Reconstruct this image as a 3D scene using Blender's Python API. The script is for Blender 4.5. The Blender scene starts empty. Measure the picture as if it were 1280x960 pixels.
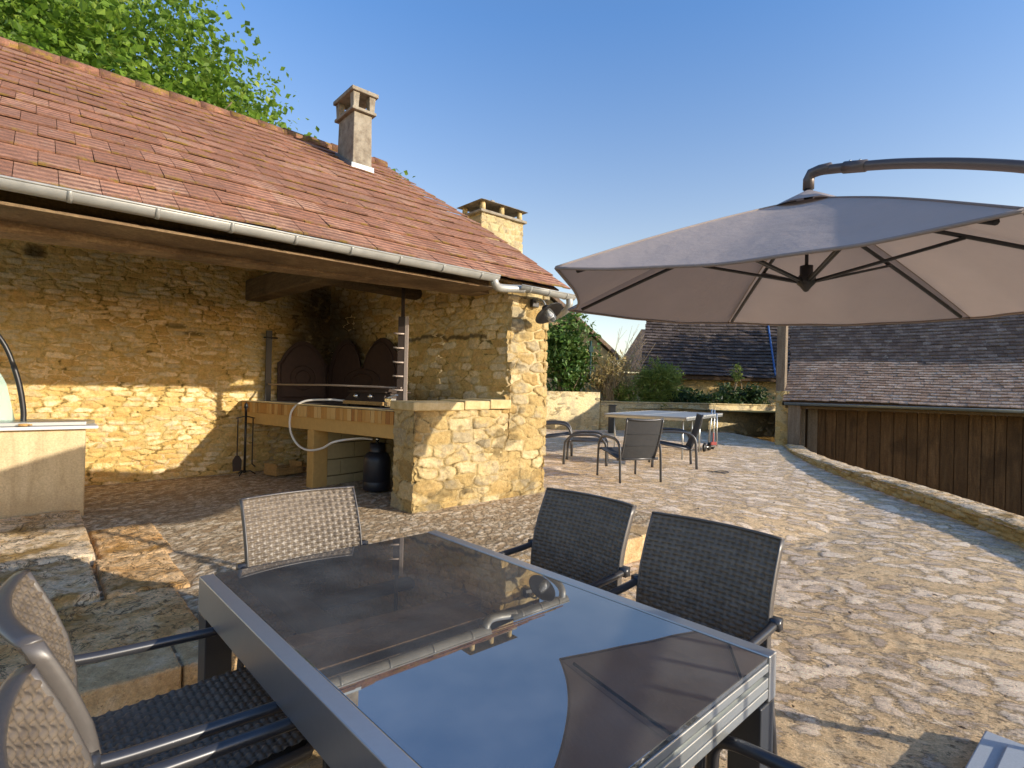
import bpy, math, random
import numpy as np
from mathutils import Vector, Matrix
rng = np.random.default_rng(7)
random.seed(7)
sc = bpy.context.scene
COL = sc.collection

# ------------------------------------------------------------------ camera
F_PX, RHO, HCAM = 685.0, math.radians(1.4), 1.42
cam_d = bpy.data.cameras.new('camera'); cam = bpy.data.objects.new('camera', cam_d); COL.objects.link(cam)
cam_d.sensor_fit = 'HORIZONTAL'; cam_d.sensor_width = 36.0
cam_d.lens = 36.0*F_PX/1280.0; cam_d.clip_start = 0.03; cam_d.clip_end = 3000
cam_d.shift_y = 5.0/1280.0
cam.location = (0, 0, HCAM)
cam.rotation_euler = (Matrix.Rotation(math.pi/2, 4, 'X') @ Matrix.Rotation(RHO, 4, 'Z')).to_euler()
sc.camera = cam

# ------------------------------------------------------------------ frames of reference
TH = math.atan(780/685.0)
D1 = np.array([math.sin(TH), math.cos(TH), 0.0])        # along the shed front, away to the right
NN = np.array([D1[1], -D1[0], 0.0])                     # out of the shed, towards the terrace
OO = np.array([0.4115, 6.4833, 0.0])                    # right front corner of the shed
def B(a, b, z): return OO + D1*a - NN*b + np.array([0, 0, z])
def ab(x, y):
    q0 = x-OO[0]; q1 = y-OO[1]
    return q0*D1[0]+q1*D1[1], -(q0*NN[0]+q1*NN[1])
TW = np.array([-1.0678, 1.8974, 0.0])
TU = np.array([1.0597, -1.1364, 0.0]); TL = np.linalg.norm(TU); TU = TU/TL
TV = np.array([0.7245, 0.6864, 0.0]); TWD = np.linalg.norm(TV); TV = TV/TWD
def T(u, v, z): return TW + TU*u + TV*v + np.array([0, 0, z])

# ------------------------------------------------------------------ numeric noise
def _h(ix, iy, s):
    n = (ix.astype(np.int64)*374761393 + iy.astype(np.int64)*668265263 + s*1442695041) & 0xffffffff
    n = ((n ^ (n >> 13))*1274126177) & 0xffffffff
    n = n ^ (n >> 16)
    return (n & 0xffff)/65535.0
def vnoise(x, y, s=0):
    x = np.asarray(x, float); y = np.asarray(y, float)
    ix = np.floor(x); iy = np.floor(y); fx = x-ix; fy = y-iy
    fx = fx*fx*(3-2*fx); fy = fy*fy*(3-2*fy)
    a = _h(ix, iy, s); b = _h(ix+1, iy, s); c = _h(ix, iy+1, s); d = _h(ix+1, iy+1, s)
    return (a*(1-fx)+b*fx)*(1-fy)+(c*(1-fx)+d*fx)*fy
def fbm(x, y, s=0, o=4):
    r = 0; a = .5
    for i in range(o):
        r = r+a*vnoise(x*2**i, y*2**i, s+i*17); a *= .5
    return r
def sstep(e0, e1, x):
    t = np.clip((x-e0)/(e1-e0), 0, 1); return t*t*(3-2*t)
def stones(u, v, cw, ch, seed=0, p=3.0, jx=.42, jy=.3, warp=.35):
    """rubble pattern: distance to the joint (m) and a random number per stone"""
    u = np.asarray(u, float); v = np.asarray(v, float)
    wu = (fbm(u/cw*.9, v/ch*.9, seed+5, 3)-.5)*cw*warp*1.4
    wv = (fbm(u/cw*.7+31, v/ch*.7, seed+9, 3)-.5)*ch*warp*1.6
    uu = u+wu; vv = v+wv
    r0 = np.floor(vv/ch)
    F1 = np.full(u.shape, 9.); F2 = np.full(u.shape, 9.); ID = np.zeros(u.shape)
    for dr in (-1, 0, 1):
        r = r0+dr
        off = _h(r, r*0+3, seed)
        c0 = np.floor(uu/cw-off)
        for dc in (-2, -1, 0, 1, 2):
            c = c0+dc
            cx = (c+.5+off+(_h(c, r, seed+1)-.5)*2*jx)*cw
            cy = (r+.5+(_h(c, r, seed+2)-.5)*2*jy)*ch
            d = (np.abs((uu-cx)/cw)**p+np.abs((vv-cy)/ch)**p)**(1/p)
            idn = _h(c, r, seed+7)
            closer = d < F1
            F2 = np.where(closer, F1, np.minimum(F2, d))
            ID = np.where(closer, idn, ID)
            F1 = np.where(closer, d, F1)
    return (F2-F1)*ch*.5, ID

# ------------------------------------------------------------------ mesh building
class MB:
    def __init__(s): s.v = []; s.f = []; s.r = []; s.n = 0
    def add(s, vs, fs, r=None):
        vs = np.asarray(vs, float); k = s.n
        s.v.append(vs); s.n += len(vs)
        s.f += [tuple(i+k for i in f) for f in fs]
        rr = random.random() if r is None else r
        s.r.append(np.full(len(vs), rr) if np.isscalar(rr) else np.asarray(rr))
        return s
    def hexa(s, c8, r=None):       # 4 bottom (ccw) + 4 top
        return s.add(c8, [(3, 2, 1, 0), (4, 5, 6, 7), (0, 1, 5, 4), (1, 2, 6, 5), (2, 3, 7, 6), (3, 0, 4, 7)], r)
    def boxp(s, p, ex, ey, ez, r=None):   # corner + three edge vectors
        p, ex, ey, ez = [np.asarray(q, float) for q in (p, ex, ey, ez)]
        if np.dot(np.cross(ex, ey), ez) < 0: p = p+ex; ex = -ex
        return s.hexa([p, p+ex, p+ex+ey, p+ey, p+ez, p+ex+ez, p+ex+ey+ez, p+ey+ez], r)
    def box(s, x0, x1, y0, y1, z0, z1, r=None):
        return s.boxp((x0, y0, z0), (x1-x0, 0, 0), (0, y1-y0, 0), (0, 0, z1-z0), r)
    def bbox(s, a0, a1, b0, b1, z0, z1, r=None):     # box in shed coordinates
        return s.boxp(B(a0, b0, z0), D1*(a1-a0), -NN*(b1-b0), np.array([0, 0, z1-z0]), r)
    def tbox(s, u0, u1, v0, v1, z0, z1, r=None):     # box in table coordinates
        return s.boxp(T(u0, v0, z0), TU*(u1-u0), TV*(v1-v0), np.array([0, 0, z1-z0]), r)
    def tube(s, pts, rad, n=10, caps=True, r=None, flat=None):
        P = [np.asarray(q, float) for q in pts]; m = len(P)
        rads = [rad]*m if np.isscalar(rad) else list(rad)
        tg = []
        for i in range(m):
            t = P[min(i+1, m-1)]-P[max(i-1, 0)]; tg.append(t/np.linalg.norm(t))
        up = np.array([0, 0, 1.]) if abs(tg[0][2]) < .9 else np.array([1., 0, 0])
        x = np.cross(up, tg[0]); x /= np.linalg.norm(x)
        vs = []
        for i in range(m):
            x = x-tg[i]*np.dot(x, tg[i]); x /= np.linalg.norm(x); y = np.cross(tg[i], x)
            for k in range(n):
                an = 2*math.pi*k/n
                vs.append(P[i]+(x*math.cos(an)+y*math.sin(an)*(flat or 1))*rads[i])
        fs = []
        for i in range(m-1):
            for k in range(n):
                k2 = (k+1) % n
                fs.append((i*n+k, i*n+k2, (i+1)*n+k2, (i+1)*n+k))
        if caps: fs.append(tuple(range(n-1, -1, -1))); fs.append(tuple((m-1)*n+k for k in range(n)))
        return s.add(vs, fs, r)
    def ell(s, pts, ax1, ax2, r1, r2, n=10):
        vs = []; m = len(pts)
        for p in pts:
            for k in range(n):
                an = 2*math.pi*k/n; vs.append(np.asarray(p, float)+np.asarray(ax1)*r1*math.cos(an)+np.asarray(ax2)*r2*math.sin(an))
        fs = [(i*n+k, i*n+(k+1) % n, (i+1)*n+(k+1) % n, (i+1)*n+k) for i in range(m-1) for k in range(n)]+[tuple(range(n-1, -1, -1)), tuple((m-1)*n+k for k in range(n))]
        return s.add(vs, fs)
    def lathe(s, prof, origin, axis=(0, 0, 1), n=24, r=None):   # profile of (radius, height)
        ax = np.asarray(axis, float); ax /= np.linalg.norm(ax); o = np.asarray(origin, float)
        up = np.array([1., 0, 0]) if abs(ax[0]) < .8 else np.array([0, 1., 0])
        x = np.cross(up, ax); x /= np.linalg.norm(x); y = np.cross(ax, x)
        vs = []; m = len(prof)
        for rr, h in prof:
            for k in range(n):
                an = 2*math.pi*k/n
                vs.append(o+ax*h+(x*math.cos(an)+y*math.sin(an))*max(rr, 1e-4))
        fs = [(i*n+k, i*n+(k+1) % n, (i+1)*n+(k+1) % n, (i+1)*n+k) for i in range(m-1) for k in range(n)]
        return s.add(vs, fs, r)
    def extrude(s, poly, vec, r=None):
        P = [np.asarray(q, float) for q in poly]; vec = np.asarray(vec, float); m = len(P)
        nrm = np.cross(P[1]-P[0], P[2]-P[1])
        if np.dot(nrm, vec) < 0: P = P[::-1]
        vs = P+[q+vec for q in P]
        fs = [tuple(range(m-1, -1, -1)), tuple(range(m, 2*m))]+[(i, (i+1) % m, m+(i+1) % m, m+i) for i in range(m)]
        return s.add(vs, fs, r)
    def grid(s, P, keep=None, attrs=None):    # P: (ny,nx,3)
        ny, nx = P.shape[:2]
        ii = np.arange(ny*nx).reshape(ny, nx)
        q = np.stack([ii[:-1, :-1], ii[:-1, 1:], ii[1:, 1:], ii[1:, :-1]], -1).reshape(-1, 4)
        if keep is not None: q = q[keep.reshape(-1)]
        return s.add(P.reshape(-1, 3), [tuple(x) for x in (q+0).tolist()], 0.5)

def worldloc(o):
    v = Vector((0, 0, 0))
    while o is not None: v += o.location; o = o.parent
    return v
def make(name, v, f, mat, parent=None, smooth=False, attrs=None, bevel=0, loc=None):
    v = np.asarray(v, float)
    base = np.array(worldloc(parent)) if parent is not None else np.zeros(3)
    o_loc = np.zeros(3)
    if parent is None:
        o_loc = np.array(loc) if loc is not None else np.array([v[:, 0].mean(), v[:, 1].mean(), v[:, 2].min()])
        base = o_loc
    me = bpy.data.meshes.new(name)
    me.from_pydata((v-base).tolist(), [], f)
    for k, arr in (attrs or {}).items():
        at = me.attributes.new(k, 'FLOAT', 'POINT'); at.data.foreach_set('value', np.asarray(arr, np.float32))
    if smooth: me.polygons.foreach_set('use_smooth', [True]*len(me.polygons))
    me.materials.append(mat); me.update()
    o = bpy.data.objects.new(name, me); COL.objects.link(o)
    o.parent = parent; o.location = o_loc
    if bevel:
        m = o.modifiers.new('bevel', 'BEVEL'); m.width = bevel; m.segments = 2; m.limit_method = 'ANGLE'
    return o
def part(name, mb, mat, parent=None, smooth=False, bevel=0, attrs=None, loc=None):
    v = np.concatenate(mb.v); at = {'rnd': np.concatenate(mb.r)}
    at.update(attrs or {})
    return make(name, v, mb.f, mat, parent, smooth, at, bevel, loc)
def thing(name, label, cat, loc=(0, 0, 0), group=None):
    o = bpy.data.objects.new(name, None); COL.objects.link(o); o.location = tuple(loc); o.empty_display_size = .1
    return tag(o, label, cat, group)
def tag(o, label, cat, group=None):
    o['label'] = label; o['category'] = cat
    if group: o['group'] = group
    return o
def struct(o): o['kind'] = 'structure'; return o
def copy_tree(o, parent=None):
    c = o.copy(); COL.objects.link(c); c.parent = parent
    for ch in o.children: copy_tree(ch, c)
    return c
def catmull(P, k=8):
    P = [np.asarray(p, float) for p in P]; out = []
    Q = [2*P[0]-P[1]]+P+[2*P[-1]-P[-2]]
    for i in range(1, len(Q)-2):
        for t in np.linspace(0, 1, k, endpoint=False):
            p0, p1, p2, p3 = Q[i-1:i+3]
            out.append(.5*((2*p1)+(-p0+p2)*t+(2*p0-5*p1+4*p2-p3)*t*t+(-p0+3*p1-3*p2+p3)*t**3))
    out.append(P[-1]); return out

# ------------------------------------------------------------------ materials
class NT:
    def __init__(s, name):
        s.m = bpy.data.materials.new(name); s.m.use_nodes = True
        s.t = s.m.node_tree; s.b = s.t.nodes['Principled BSDF']; s.out = s.t.nodes['Material Output']
        s._co = None
    def n(s, ty, **kw):
        nd = s.t.nodes.new(ty)
        for k, v in kw.items():
            if k.startswith('i_'):
                key = k[2:]; key = int(key) if key.isdigit() else key.replace('_', ' ')
                s.put(nd.inputs[key], v)
            else: setattr(nd, k, v)
        return nd
    def put(s, sock, v):
        if isinstance(v, bpy.types.NodeSocket): s.t.links.new(v, sock)
        elif isinstance(v, (tuple, list)) and len(v) == 3 and sock.type == 'RGBA': sock.default_value = (*v, 1)
        else: sock.default_value = v
    def co(s, scale=None):
        if s._co is None: s._co = s.n('ShaderNodeTexCoord').outputs['Object']
        if scale is None: return s._co
        return s.n('ShaderNodeVectorMath', operation='MULTIPLY', i_0=s._co, i_1=scale).outputs[0]
    def noise(s, scale, detail=4, rough=.6, vec=None, dist=0.0):
        return s.n('ShaderNodeTexNoise', i_Vector=vec or s.co(), i_Scale=scale, i_Detail=detail, i_Roughness=rough, i_Distortion=dist).outputs[0]
    def attr(s, name): return s.n('ShaderNodeAttribute', attribute_name=name).outputs['Fac']
    def math(s, op, a, b=0.0, c=0.0, clamp=False):
        nd = s.n('ShaderNodeMath', operation=op, use_clamp=clamp)
        s.put(nd.inputs[0], a); s.put(nd.inputs[1], b); s.put(nd.inputs[2], c); return nd.outputs[0]
    def step(s, x, a, b):
        return s.n('ShaderNodeMapRange', interpolation_type='SMOOTHSTEP', i_Value=x, i_From_Min=a, i_From_Max=b).outputs[0]
    def rco(s, ang, scale):
        r = s.n('ShaderNodeVectorRotate', rotation_type='Z_AXIS', i_Vector=s.co(), i_Angle=ang).outputs[0]
        return s.n('ShaderNodeVectorMath', operation='MULTIPLY', i_0=r, i_1=scale).outputs[0]
    def mix(s, f, a, b, mode='MIX'):
        nd = s.n('ShaderNodeMix', data_type='RGBA', blend_type=mode)
        s.put(nd.inputs[0], f); s.put(nd.inputs[6], a); s.put(nd.inputs[7], b); return nd.outputs[2]
    def grain(s, col, scale, lo=.55, hi=1.32, scale2=None):
        g = s.noise(scale, 6, .82)
        if scale2: g = s.math('ADD', s.math('MULTIPLY', g, .6), s.math('MULTIPLY', s.noise(scale2, 5, .8), .4))
        k = s.n('ShaderNodeMapRange', i_Value=g, i_From_Min=.36, i_From_Max=.64, i_To_Min=lo, i_To_Max=hi).outputs[0]
        c = s.n('ShaderNodeCombineColor', i_0=k, i_1=k, i_2=k).outputs[0]
        return s.mix(1.0, col, c, 'MULTIPLY')
    def ramp(s, f, stops):
        nd = s.n('ShaderNodeValToRGB', i_Fac=f); e = nd.color_ramp.elements
        while len(e) < len(stops): e.new(.5)
        for el, (p, c) in zip(e, stops): el.position = p; el.color = (*c, 1)
        return nd.outputs[0]
    def bump(s, h, strength=.3, dist=.01, normal=None):
        nd = s.n('ShaderNodeBump', i_Height=h, i_Strength=strength, i_Distance=dist)
        if normal is not None: s.put(nd.inputs['Normal'], normal)
        return nd.outputs[0]
    def fin(s, col, rough=.8, nrm=None, metal=0.0, spec=None, **kw):
        s.put(s.b.inputs['Base Color'], col); s.put(s.b.inputs['Roughness'], rough)
        s.put(s.b.inputs['Metallic'], metal)
        if spec is not None: s.put(s.b.inputs['Specular IOR Level'], spec)
        if nrm is not None: s.put(s.b.inputs['Normal'], nrm)
        for k, v in kw.items(): s.put(s.b.inputs[k.replace('_', ' ')], v)
        return s.m

def m_plain(name, c, rough=.5, metal=0.0, var=.15, scale=30, bump=.0, **kw):
    t = NT(name); nz = t.noise(scale, 4)
    col = t.mix(nz, tuple(x*(1-var) for x in c), tuple(min(1, x*(1+var)) for x in c))
    nr = t.bump(t.noise(scale*3, 3), bump, .003) if bump else None
    return t.fin(col, rough, nr, metal, **kw)

def m_stone(name, lo, mid, hi, mortar, jw=.012, grey=.25, soot=False, dark=None):
    """rubble masonry on a relief mesh that carries the joint distance and a number per stone"""
    t = NT(name); e = t.attr('edge'); r = t.attr('rnd')
    n1 = t.noise(22, 6, .65); n2 = t.noise(3.1, 4); n3 = t.noise(90, 4, .7)
    r2 = t.math('ADD', t.math('MULTIPLY', r, .75), t.math('MULTIPLY', n1, .35))
    st = t.ramp(r2, [(.12, lo), (.45, mid), (.62, hi), (.8, mid), (1, hi)])
    gm = t.math('MULTIPLY', t.step(t.math('ADD', n2, t.math('MULTIPLY', r, .3)), .66, .82), grey*2, clamp=True)
    st = t.mix(gm, st, (.37, .30, .18))
    st = t.mix(t.step(n3, .60, .78), st, tuple(x*.5 for x in lo))
    k = t.step(t.math('ADD', e, t.math('MULTIPLY', t.math('SUBTRACT', n1, .5), .028)), jw*.1, jw)
    mo = t.mix(n1, tuple(x*.75 for x in mortar), tuple(min(1, x*1.15) for x in mortar))
    col = t.mix(k, mo, st)
    cv = t.math('ADD', e, t.math('ADD', t.math('MULTIPLY', t.math('SUBTRACT', n1, .5), .020), t.math('MULTIPLY', t.math('SUBTRACT', n2, .5), .030)))
    col = t.mix(t.math('MULTIPLY', t.step(cv, .0015, -.0035), .85), col, tuple(x*.28 for x in mortar))
    col = t.mix(t.math('MULTIPLY', t.step(n2, .45, .7), .35), col, t.mix(.5, col, tuple(min(1, x*1.3) for x in hi)))
    if soot:
        so = t.math('MULTIPLY', t.attr('soot'), t.step(t.noise(6, 5), .05, .45), clamp=True)
        col = t.mix(so, col, (.022, .016, .011))
    col = t.grain(col, 34, .70, 1.42, 130)
    hj = t.step(t.math('ADD', e, t.math('MULTIPLY', t.math('SUBTRACT', n1, .5), .012)), -.002, .006)
    h = t.math('ADD', t.math('MULTIPLY', n1, .7), t.math('ADD', t.math('MULTIPLY', n3, .55), t.math('MULTIPLY', hj, .45)))
    return t.fin(col, .9, t.bump(h, 1.0, .026), spec=.2)

OCH_LO, OCH_MID, OCH_HI = (.52, .31, .095), (.72, .48, .175), (.86, .70, .44)
M = {}
M['wall'] = m_stone('limestone_wall', OCH_LO, OCH_MID, OCH_HI, (.66, .45, .15), soot=True)
M['wall_low'] = m_stone('limestone_lowwall', (.36, .235, .085), (.49, .355, .15), (.60, .48, .27), (.47, .34, .145), jw=.015, grey=.6, soot=True)
M['wall_far'] = m_stone('limestone_far', (.42, .28, .11), (.57, .42, .19), (.70, .57, .33), (.64, .48, .23), grey=.5, soot=True)
M['wall_dark'] = m_stone('limestone_dark', (.36, .235, .075), (.48, .33, .12), (.60, .45, .21), (.44, .31, .12), grey=.3, soot=True)  # darker ochre set of the limestone colours
M['chim'] = m_stone('limestone_chimney', (.34, .25, .11), (.48, .38, .19), (.58, .48, .28), (.46, .37, .2), grey=.7, soot=True)

def m_capstone():
    t = NT('cap_stone'); n1 = t.noise(9, 6, .65); n2 = t.noise(55, 5, .7)
    c = t.ramp(n1, [(.3, (.40, .29, .12)), (.55, (.58, .45, .23)), (.75, (.66, .56, .35))])
    c = t.mix(t.step(n2, .6, .75), c, (.16, .13, .08))
    return t.fin(c, .9, t.bump(t.math('ADD', n1, t.math('MULTIPLY', n2, .5)), .6, .012), spec=.2)
M['cap'] = m_capstone()

def m_slab(name='worn_slab', k=1.0):
    t = NT(name); n1 = t.noise(3.5, 7, .68, dist=.8); n2 = t.noise(26, 6, .75); n3 = t.noise(70, 3)
    c = t.ramp(n1, [(.30, (.50, .29, .13)), (.45, (.70, .48, .25)), (.55, (.84, .66, .44)), (.72, (.76, .58, .41))])
    c = t.mix(t.step(n2, .57, .66), c, (.13, .095, .06)); c = t.mix(t.step(t.noise(95, 4, .7), .62, .72), c, (.06, .045, .03))
    c = t.mix(t.step(t.noise(2.2, 4), .55, .68), c, (.40, .25, .09))
    if k < 1: c = t.mix(.85, c, t.mix(1.0, c, (1.02, .83, .60), 'MULTIPLY'))
    cr = t.math('ABSOLUTE', t.math('SUBTRACT', t.noise(5.5, 5, .6, None, 1.5), .5)); ck = t.step(cr, .022, .004)
    c = t.mix(t.math('MULTIPLY', ck, .75), c, (.12, .08, .045))
    c = t.grain(c, 40, .68, 1.5, 140)
    return t.fin(c, .92, t.bump(t.math('ADD', t.math('SUBTRACT', n1, t.math('MULTIPLY', ck, .25)), t.math('MULTIPLY', n2, .9)), 1.0, .04), spec=.15)
M['slab'] = m_slab(); M['slab_brown'] = m_slab('brown_slab', .74)  # brown copy puts the warm tone of the shaded slabs into colour

def m_cobble():
    t = NT('cobbles'); e = t.attr('edge'); r = t.attr('rnd')
    st_v = t.rco(.40, (1, 1.8, 1)); st_w = t.rco(.46, (1, 3.4, 1))
    n1 = t.noise(7, 6, .68, st_v); n2 = t.noise(34, 6, .74, st_v); n0 = t.noise(.8, 4); n4 = t.noise(11, 6, .72, st_w, .6); n5 = t.noise(75, 5, .75, st_v)
    sand = t.ramp(n1, [(.3, (.50, .35, .195)), (.5, (.64, .475, .285)), (.7, (.75, .59, .39))])
    sand = t.mix(t.step(n2, .58, .74), sand, (.36, .25, .13))
    stc = t.ramp(t.math('ADD', t.math('MULTIPLY', r, .35), t.math('MULTIPLY', n4, .75)), [(.28, (.28, .215, .165)), (.42, (.47, .375, .295)), (.56, (.64, .52, .405)), (.72, (.82, .68, .52))])
    stc = t.mix(t.step(n2, .56, .66), stc, (.16, .13, .115))
    stc = t.mix(t.step(n5, .62, .70), stc, (.05, .042, .036))
    stc = t.mix(t.step(n1, .55, .70), stc, t.mix(.6, stc, (.58, .42, .23)))
    k = t.math('ADD', e, t.math('MULTIPLY', t.math('SUBTRACT', n1, .5), .10))
    k = t.math('ADD', k, t.math('MULTIPLY', t.math('SUBTRACT', r, .5), .03))
    k = t.math('ADD', k, t.math('MULTIPLY', t.math('SUBTRACT', n0, .5), .06))
    k = t.math('ADD', k, t.math('MULTIPLY', t.math('SUBTRACT', n2, .5), .06))
    k = t.math('ADD', k, t.math('MULTIPLY', t.math('SUBTRACT', n5, .5), .035))
    mask = t.math('MULTIPLY', t.step(k, .011, .021), .95)
    col = t.mix(mask, sand, stc)
    rim = t.math('MULTIPLY', t.step(k, .004, .010), t.step(k, .020, .012))
    col = t.mix(t.math('MULTIPLY', rim, t.step(n2, .44, .64)), col, (.24, .165, .095))
    col = t.mix(1.0, col, (1.04, 1.0, .95), 'MULTIPLY'); col = t.grain(col, 46, .80, 1.72, 150)
    h = t.math('ADD', t.math('MULTIPLY', mask, .45), t.math('ADD', t.math('MULTIPLY', n2, .7), t.math('ADD', t.math('MULTIPLY', n4, .3), t.math('MULTIPLY', n5, .5))))
    return t.fin(col, .9, t.bump(h, 1.0, .022), spec=.2)
M['cobble'] = m_cobble()

def m_pebble():
    t = NT('pebble_floor'); e = t.attr('edge'); r = t.attr('rnd')
    n1 = t.noise(5, 5); n2 = t.noise(70, 5, .7)
    st = t.ramp(t.math('ADD', t.math('MULTIPLY', r, .7), t.math('MULTIPLY', n1, .4)), [(.1, (.28, .18, .09)), (.4, (.44, .31, .18)), (.65, (.56, .43, .28)), (1, (.68, .57, .42))])
    st = t.mix(t.step(n2, .60, .74), st, (.13, .10, .07))
    mo = t.mix(n1, (.26, .185, .105), (.38, .29, .18))
    k = t.step(t.math('ADD', e, t.math('MULTIPLY', t.math('SUBTRACT', n2, .5), .012)), .001, .006)
    col = t.mix(k, mo, st)
    col = t.grain(col, 60, .7, 1.45)
    h = t.math('ADD', t.math('MULTIPLY', k, .8), t.math('MULTIPLY', n2, .6))
    return t.fin(col, .9, t.bump(h, .9, .016), spec=.2)
M['pebble'] = m_pebble()

def m_dining():
    t = NT('flagstones'); e = t.attr('edge'); r = t.attr('rnd')
    n1 = t.noise(4, 6, .66, dist=.6); n2 = t.noise(40, 6, .75)
    st = t.ramp(t.math('ADD', t.math('MULTIPLY', n1, .8), t.math('MULTIPLY', r, .25)), [(.3, (.42, .29, .15)), (.5, (.54, .41, .25)), (.62, (.60, .47, .33)), (.8, (.56, .47, .37))])
    st = t.mix(t.step(n2, .60, .72), st, (.16, .12, .08))
    col = t.mix(t.step(t.math('ADD', e, t.math('MULTIPLY', t.math('SUBTRACT', n1, .5), .06)), .002, .014), (.46, .31, .14), st)
    col = t.grain(col, 50, .7, 1.45, 170)
    return t.fin(col, .9, t.bump(t.math('ADD', n1, t.math('MULTIPLY', n2, .8)), .9, .026), spec=.2)
M['dining'] = m_dining()

def m_kerb():
    t = NT('kerb_stone'); n1 = t.noise(8, 6, .7); n2 = t.noise(60, 4)
    c = t.ramp(n1, [(.3, (.38, .24, .11)), (.5, (.54, .37, .19)), (.7, (.66, .50, .31))])
    c = t.mix(t.step(n2, .6, .75), c, (.14, .09, .04))
    c = t.grain(c, 50, .7, 1.4, 160)
    return t.fin(c, .92, t.bump(t.math('ADD', n1, n2), .9, .018), spec=.15)
M['kerb'] = m_kerb()

def m_tile(name, cols, moss=.5, ribs=5.0, lich=.61, gk=.30):
    t = NT(name); r = t.attr('rnd'); rv = t.attr('rv')
    n1 = t.noise(1.6, 5, .65); n2 = t.noise(28, 6, .7); n3 = t.noise(9, 5, .7)
    c = t.ramp(t.math('ADD', t.math('MULTIPLY', r, .6), t.math('MULTIPLY', n3, .5)), [(.15, cols[0]), (.4, cols[1]), (.65, cols[2]), (.95, cols[3])])
    ph = t.math('FRACT', t.math('MULTIPLY', rv, ribs))
    rib = t.math('ABSOLUTE', t.math('SUBTRACT', ph, .5))          # 0 on the crest, .5 in the groove
    gr = t.step(t.math('ADD', rib, t.math('MULTIPLY', t.math('SUBTRACT', n2, .5), .7)), .16, .34)
    c = t.mix(t.math('MULTIPLY', gr, t.math('ADD', gk, t.math('MULTIPLY', t.step(t.noise(6, 5, .7), .38, .58), .5)), clamp=True), c, tuple(x*.36+.012 for x in cols[1]))
    c = t.mix(t.math('MULTIPLY', t.step(t.noise(.9, 6, .7), .44, .64), .7), c, tuple(x*.55+.012 for x in cols[1]))
    c = t.mix(t.math('MULTIPLY', t.step(n3, .60, .72), moss, clamp=True), c, (.10, .085, .06))
    c = t.mix(t.math('MULTIPLY', t.step(t.math('ADD', t.math('MULTIPLY', n2, .6), t.math('MULTIPLY', t.noise(4.5, 4, .7), .4)), lich, lich+.06), .75), c, (.50, .45, .36))
    ms = t.math('MULTIPLY', t.step(rv, .20, .02), t.step(t.noise(7.5, 5, .8), .50, .60))
    c = t.mix(t.math('MULTIPLY', ms, moss*1.8, clamp=True), c, (.21, .135, .03))
    c = t.grain(c, 26, .68, 1.40, 95)
    h = t.math('ADD', t.math('MULTIPLY', rib, -1.0), t.math('MULTIPLY', n2, .8))
    return t.fin(c, .9, t.bump(h, .7, .014), spec=.2)
M['tile'] = m_tile('red_tiles', [(.255, .115, .068), (.35, .165, .10), (.41, .20, .125), (.46, .28, .185)], ribs=4.0, gk=.45)
M['tile_dark'] = m_tile('dark_tiles', [(.11, .074, .056), (.18, .125, .096), (.24, .172, .132), (.34, .26, .20)], moss=.3, ribs=1.0, lich=.58)
M['tile_brown'] = m_tile('brown_tiles', [(.30, .185, .12), (.43, .28, .19), (.52, .36, .255), (.62, .48, .36)], moss=.35, ribs=1.0, lich=.59)
M['tile_mid'] = m_tile('weathered_shaded_tiles', [(.05, .038, .035), (.08, .06, .053), (.11, .083, .073), (.19, .15, .125)], moss=.25, ribs=1.0, lich=.585)  # dark tone puts the shade over the tiled house roof into colour

def m_wood(name, c0, c1, c2, axis=(1, 12, 12), rough=.8, scale=2.5, knots=True):
    t = NT(name)
    v = t.co(axis); n1 = t.noise(scale, 6, .6, v, .4); n2 = t.noise(scale*6, 5, .7, v); n3 = t.noise(1.3, 3)
    c = t.ramp(t.math('ADD', t.math('MULTIPLY', n1, .7), t.math('MULTIPLY', n2, .3)), [(.3, c0), (.5, c1), (.7, c2)])
    c = t.mix(t.math('MULTIPLY', t.step(n3, .5, .68), .5), c, tuple(x*.45 for x in c0))
    c = t.mix(t.math('MULTIPLY', t.attr('rnd'), .6), c, tuple(x*.5 for x in c1)); c = t.grain(c, 40, .75, 1.3)
    return t.fin(c, rough, t.bump(t.math('ADD', n1, n2), .45, .01), spec=.25)
M['beam'] = m_wood('old_oak_beam', (.12, .075, .045), (.25, .165, .09), (.42, .31, .17), axis=(1.5, 1.5, 16))
M['beam_end'] = m_wood('sooty_beam', (.05, .035, .02), (.105, .07, .036), (.18, .125, .06), axis=(1.5, 1.5, 16))
M['boards'] = m_wood('barn_boards', (.045, .026, .013), (.095, .055, .026), (.16, .10, .05), axis=(9, 9, .8), scale=2.0)
M['greywood'] = m_wood('grey_weathered_wood', (.13, .095, .065), (.22, .17, .12), (.34, .28, .21), axis=(9, 9, .8))
M['crate'] = m_wood('pine_crate', (.36, .20, .07), (.50, .30, .11), (.60, .40, .18), axis=(2, 2, 14))

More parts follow.
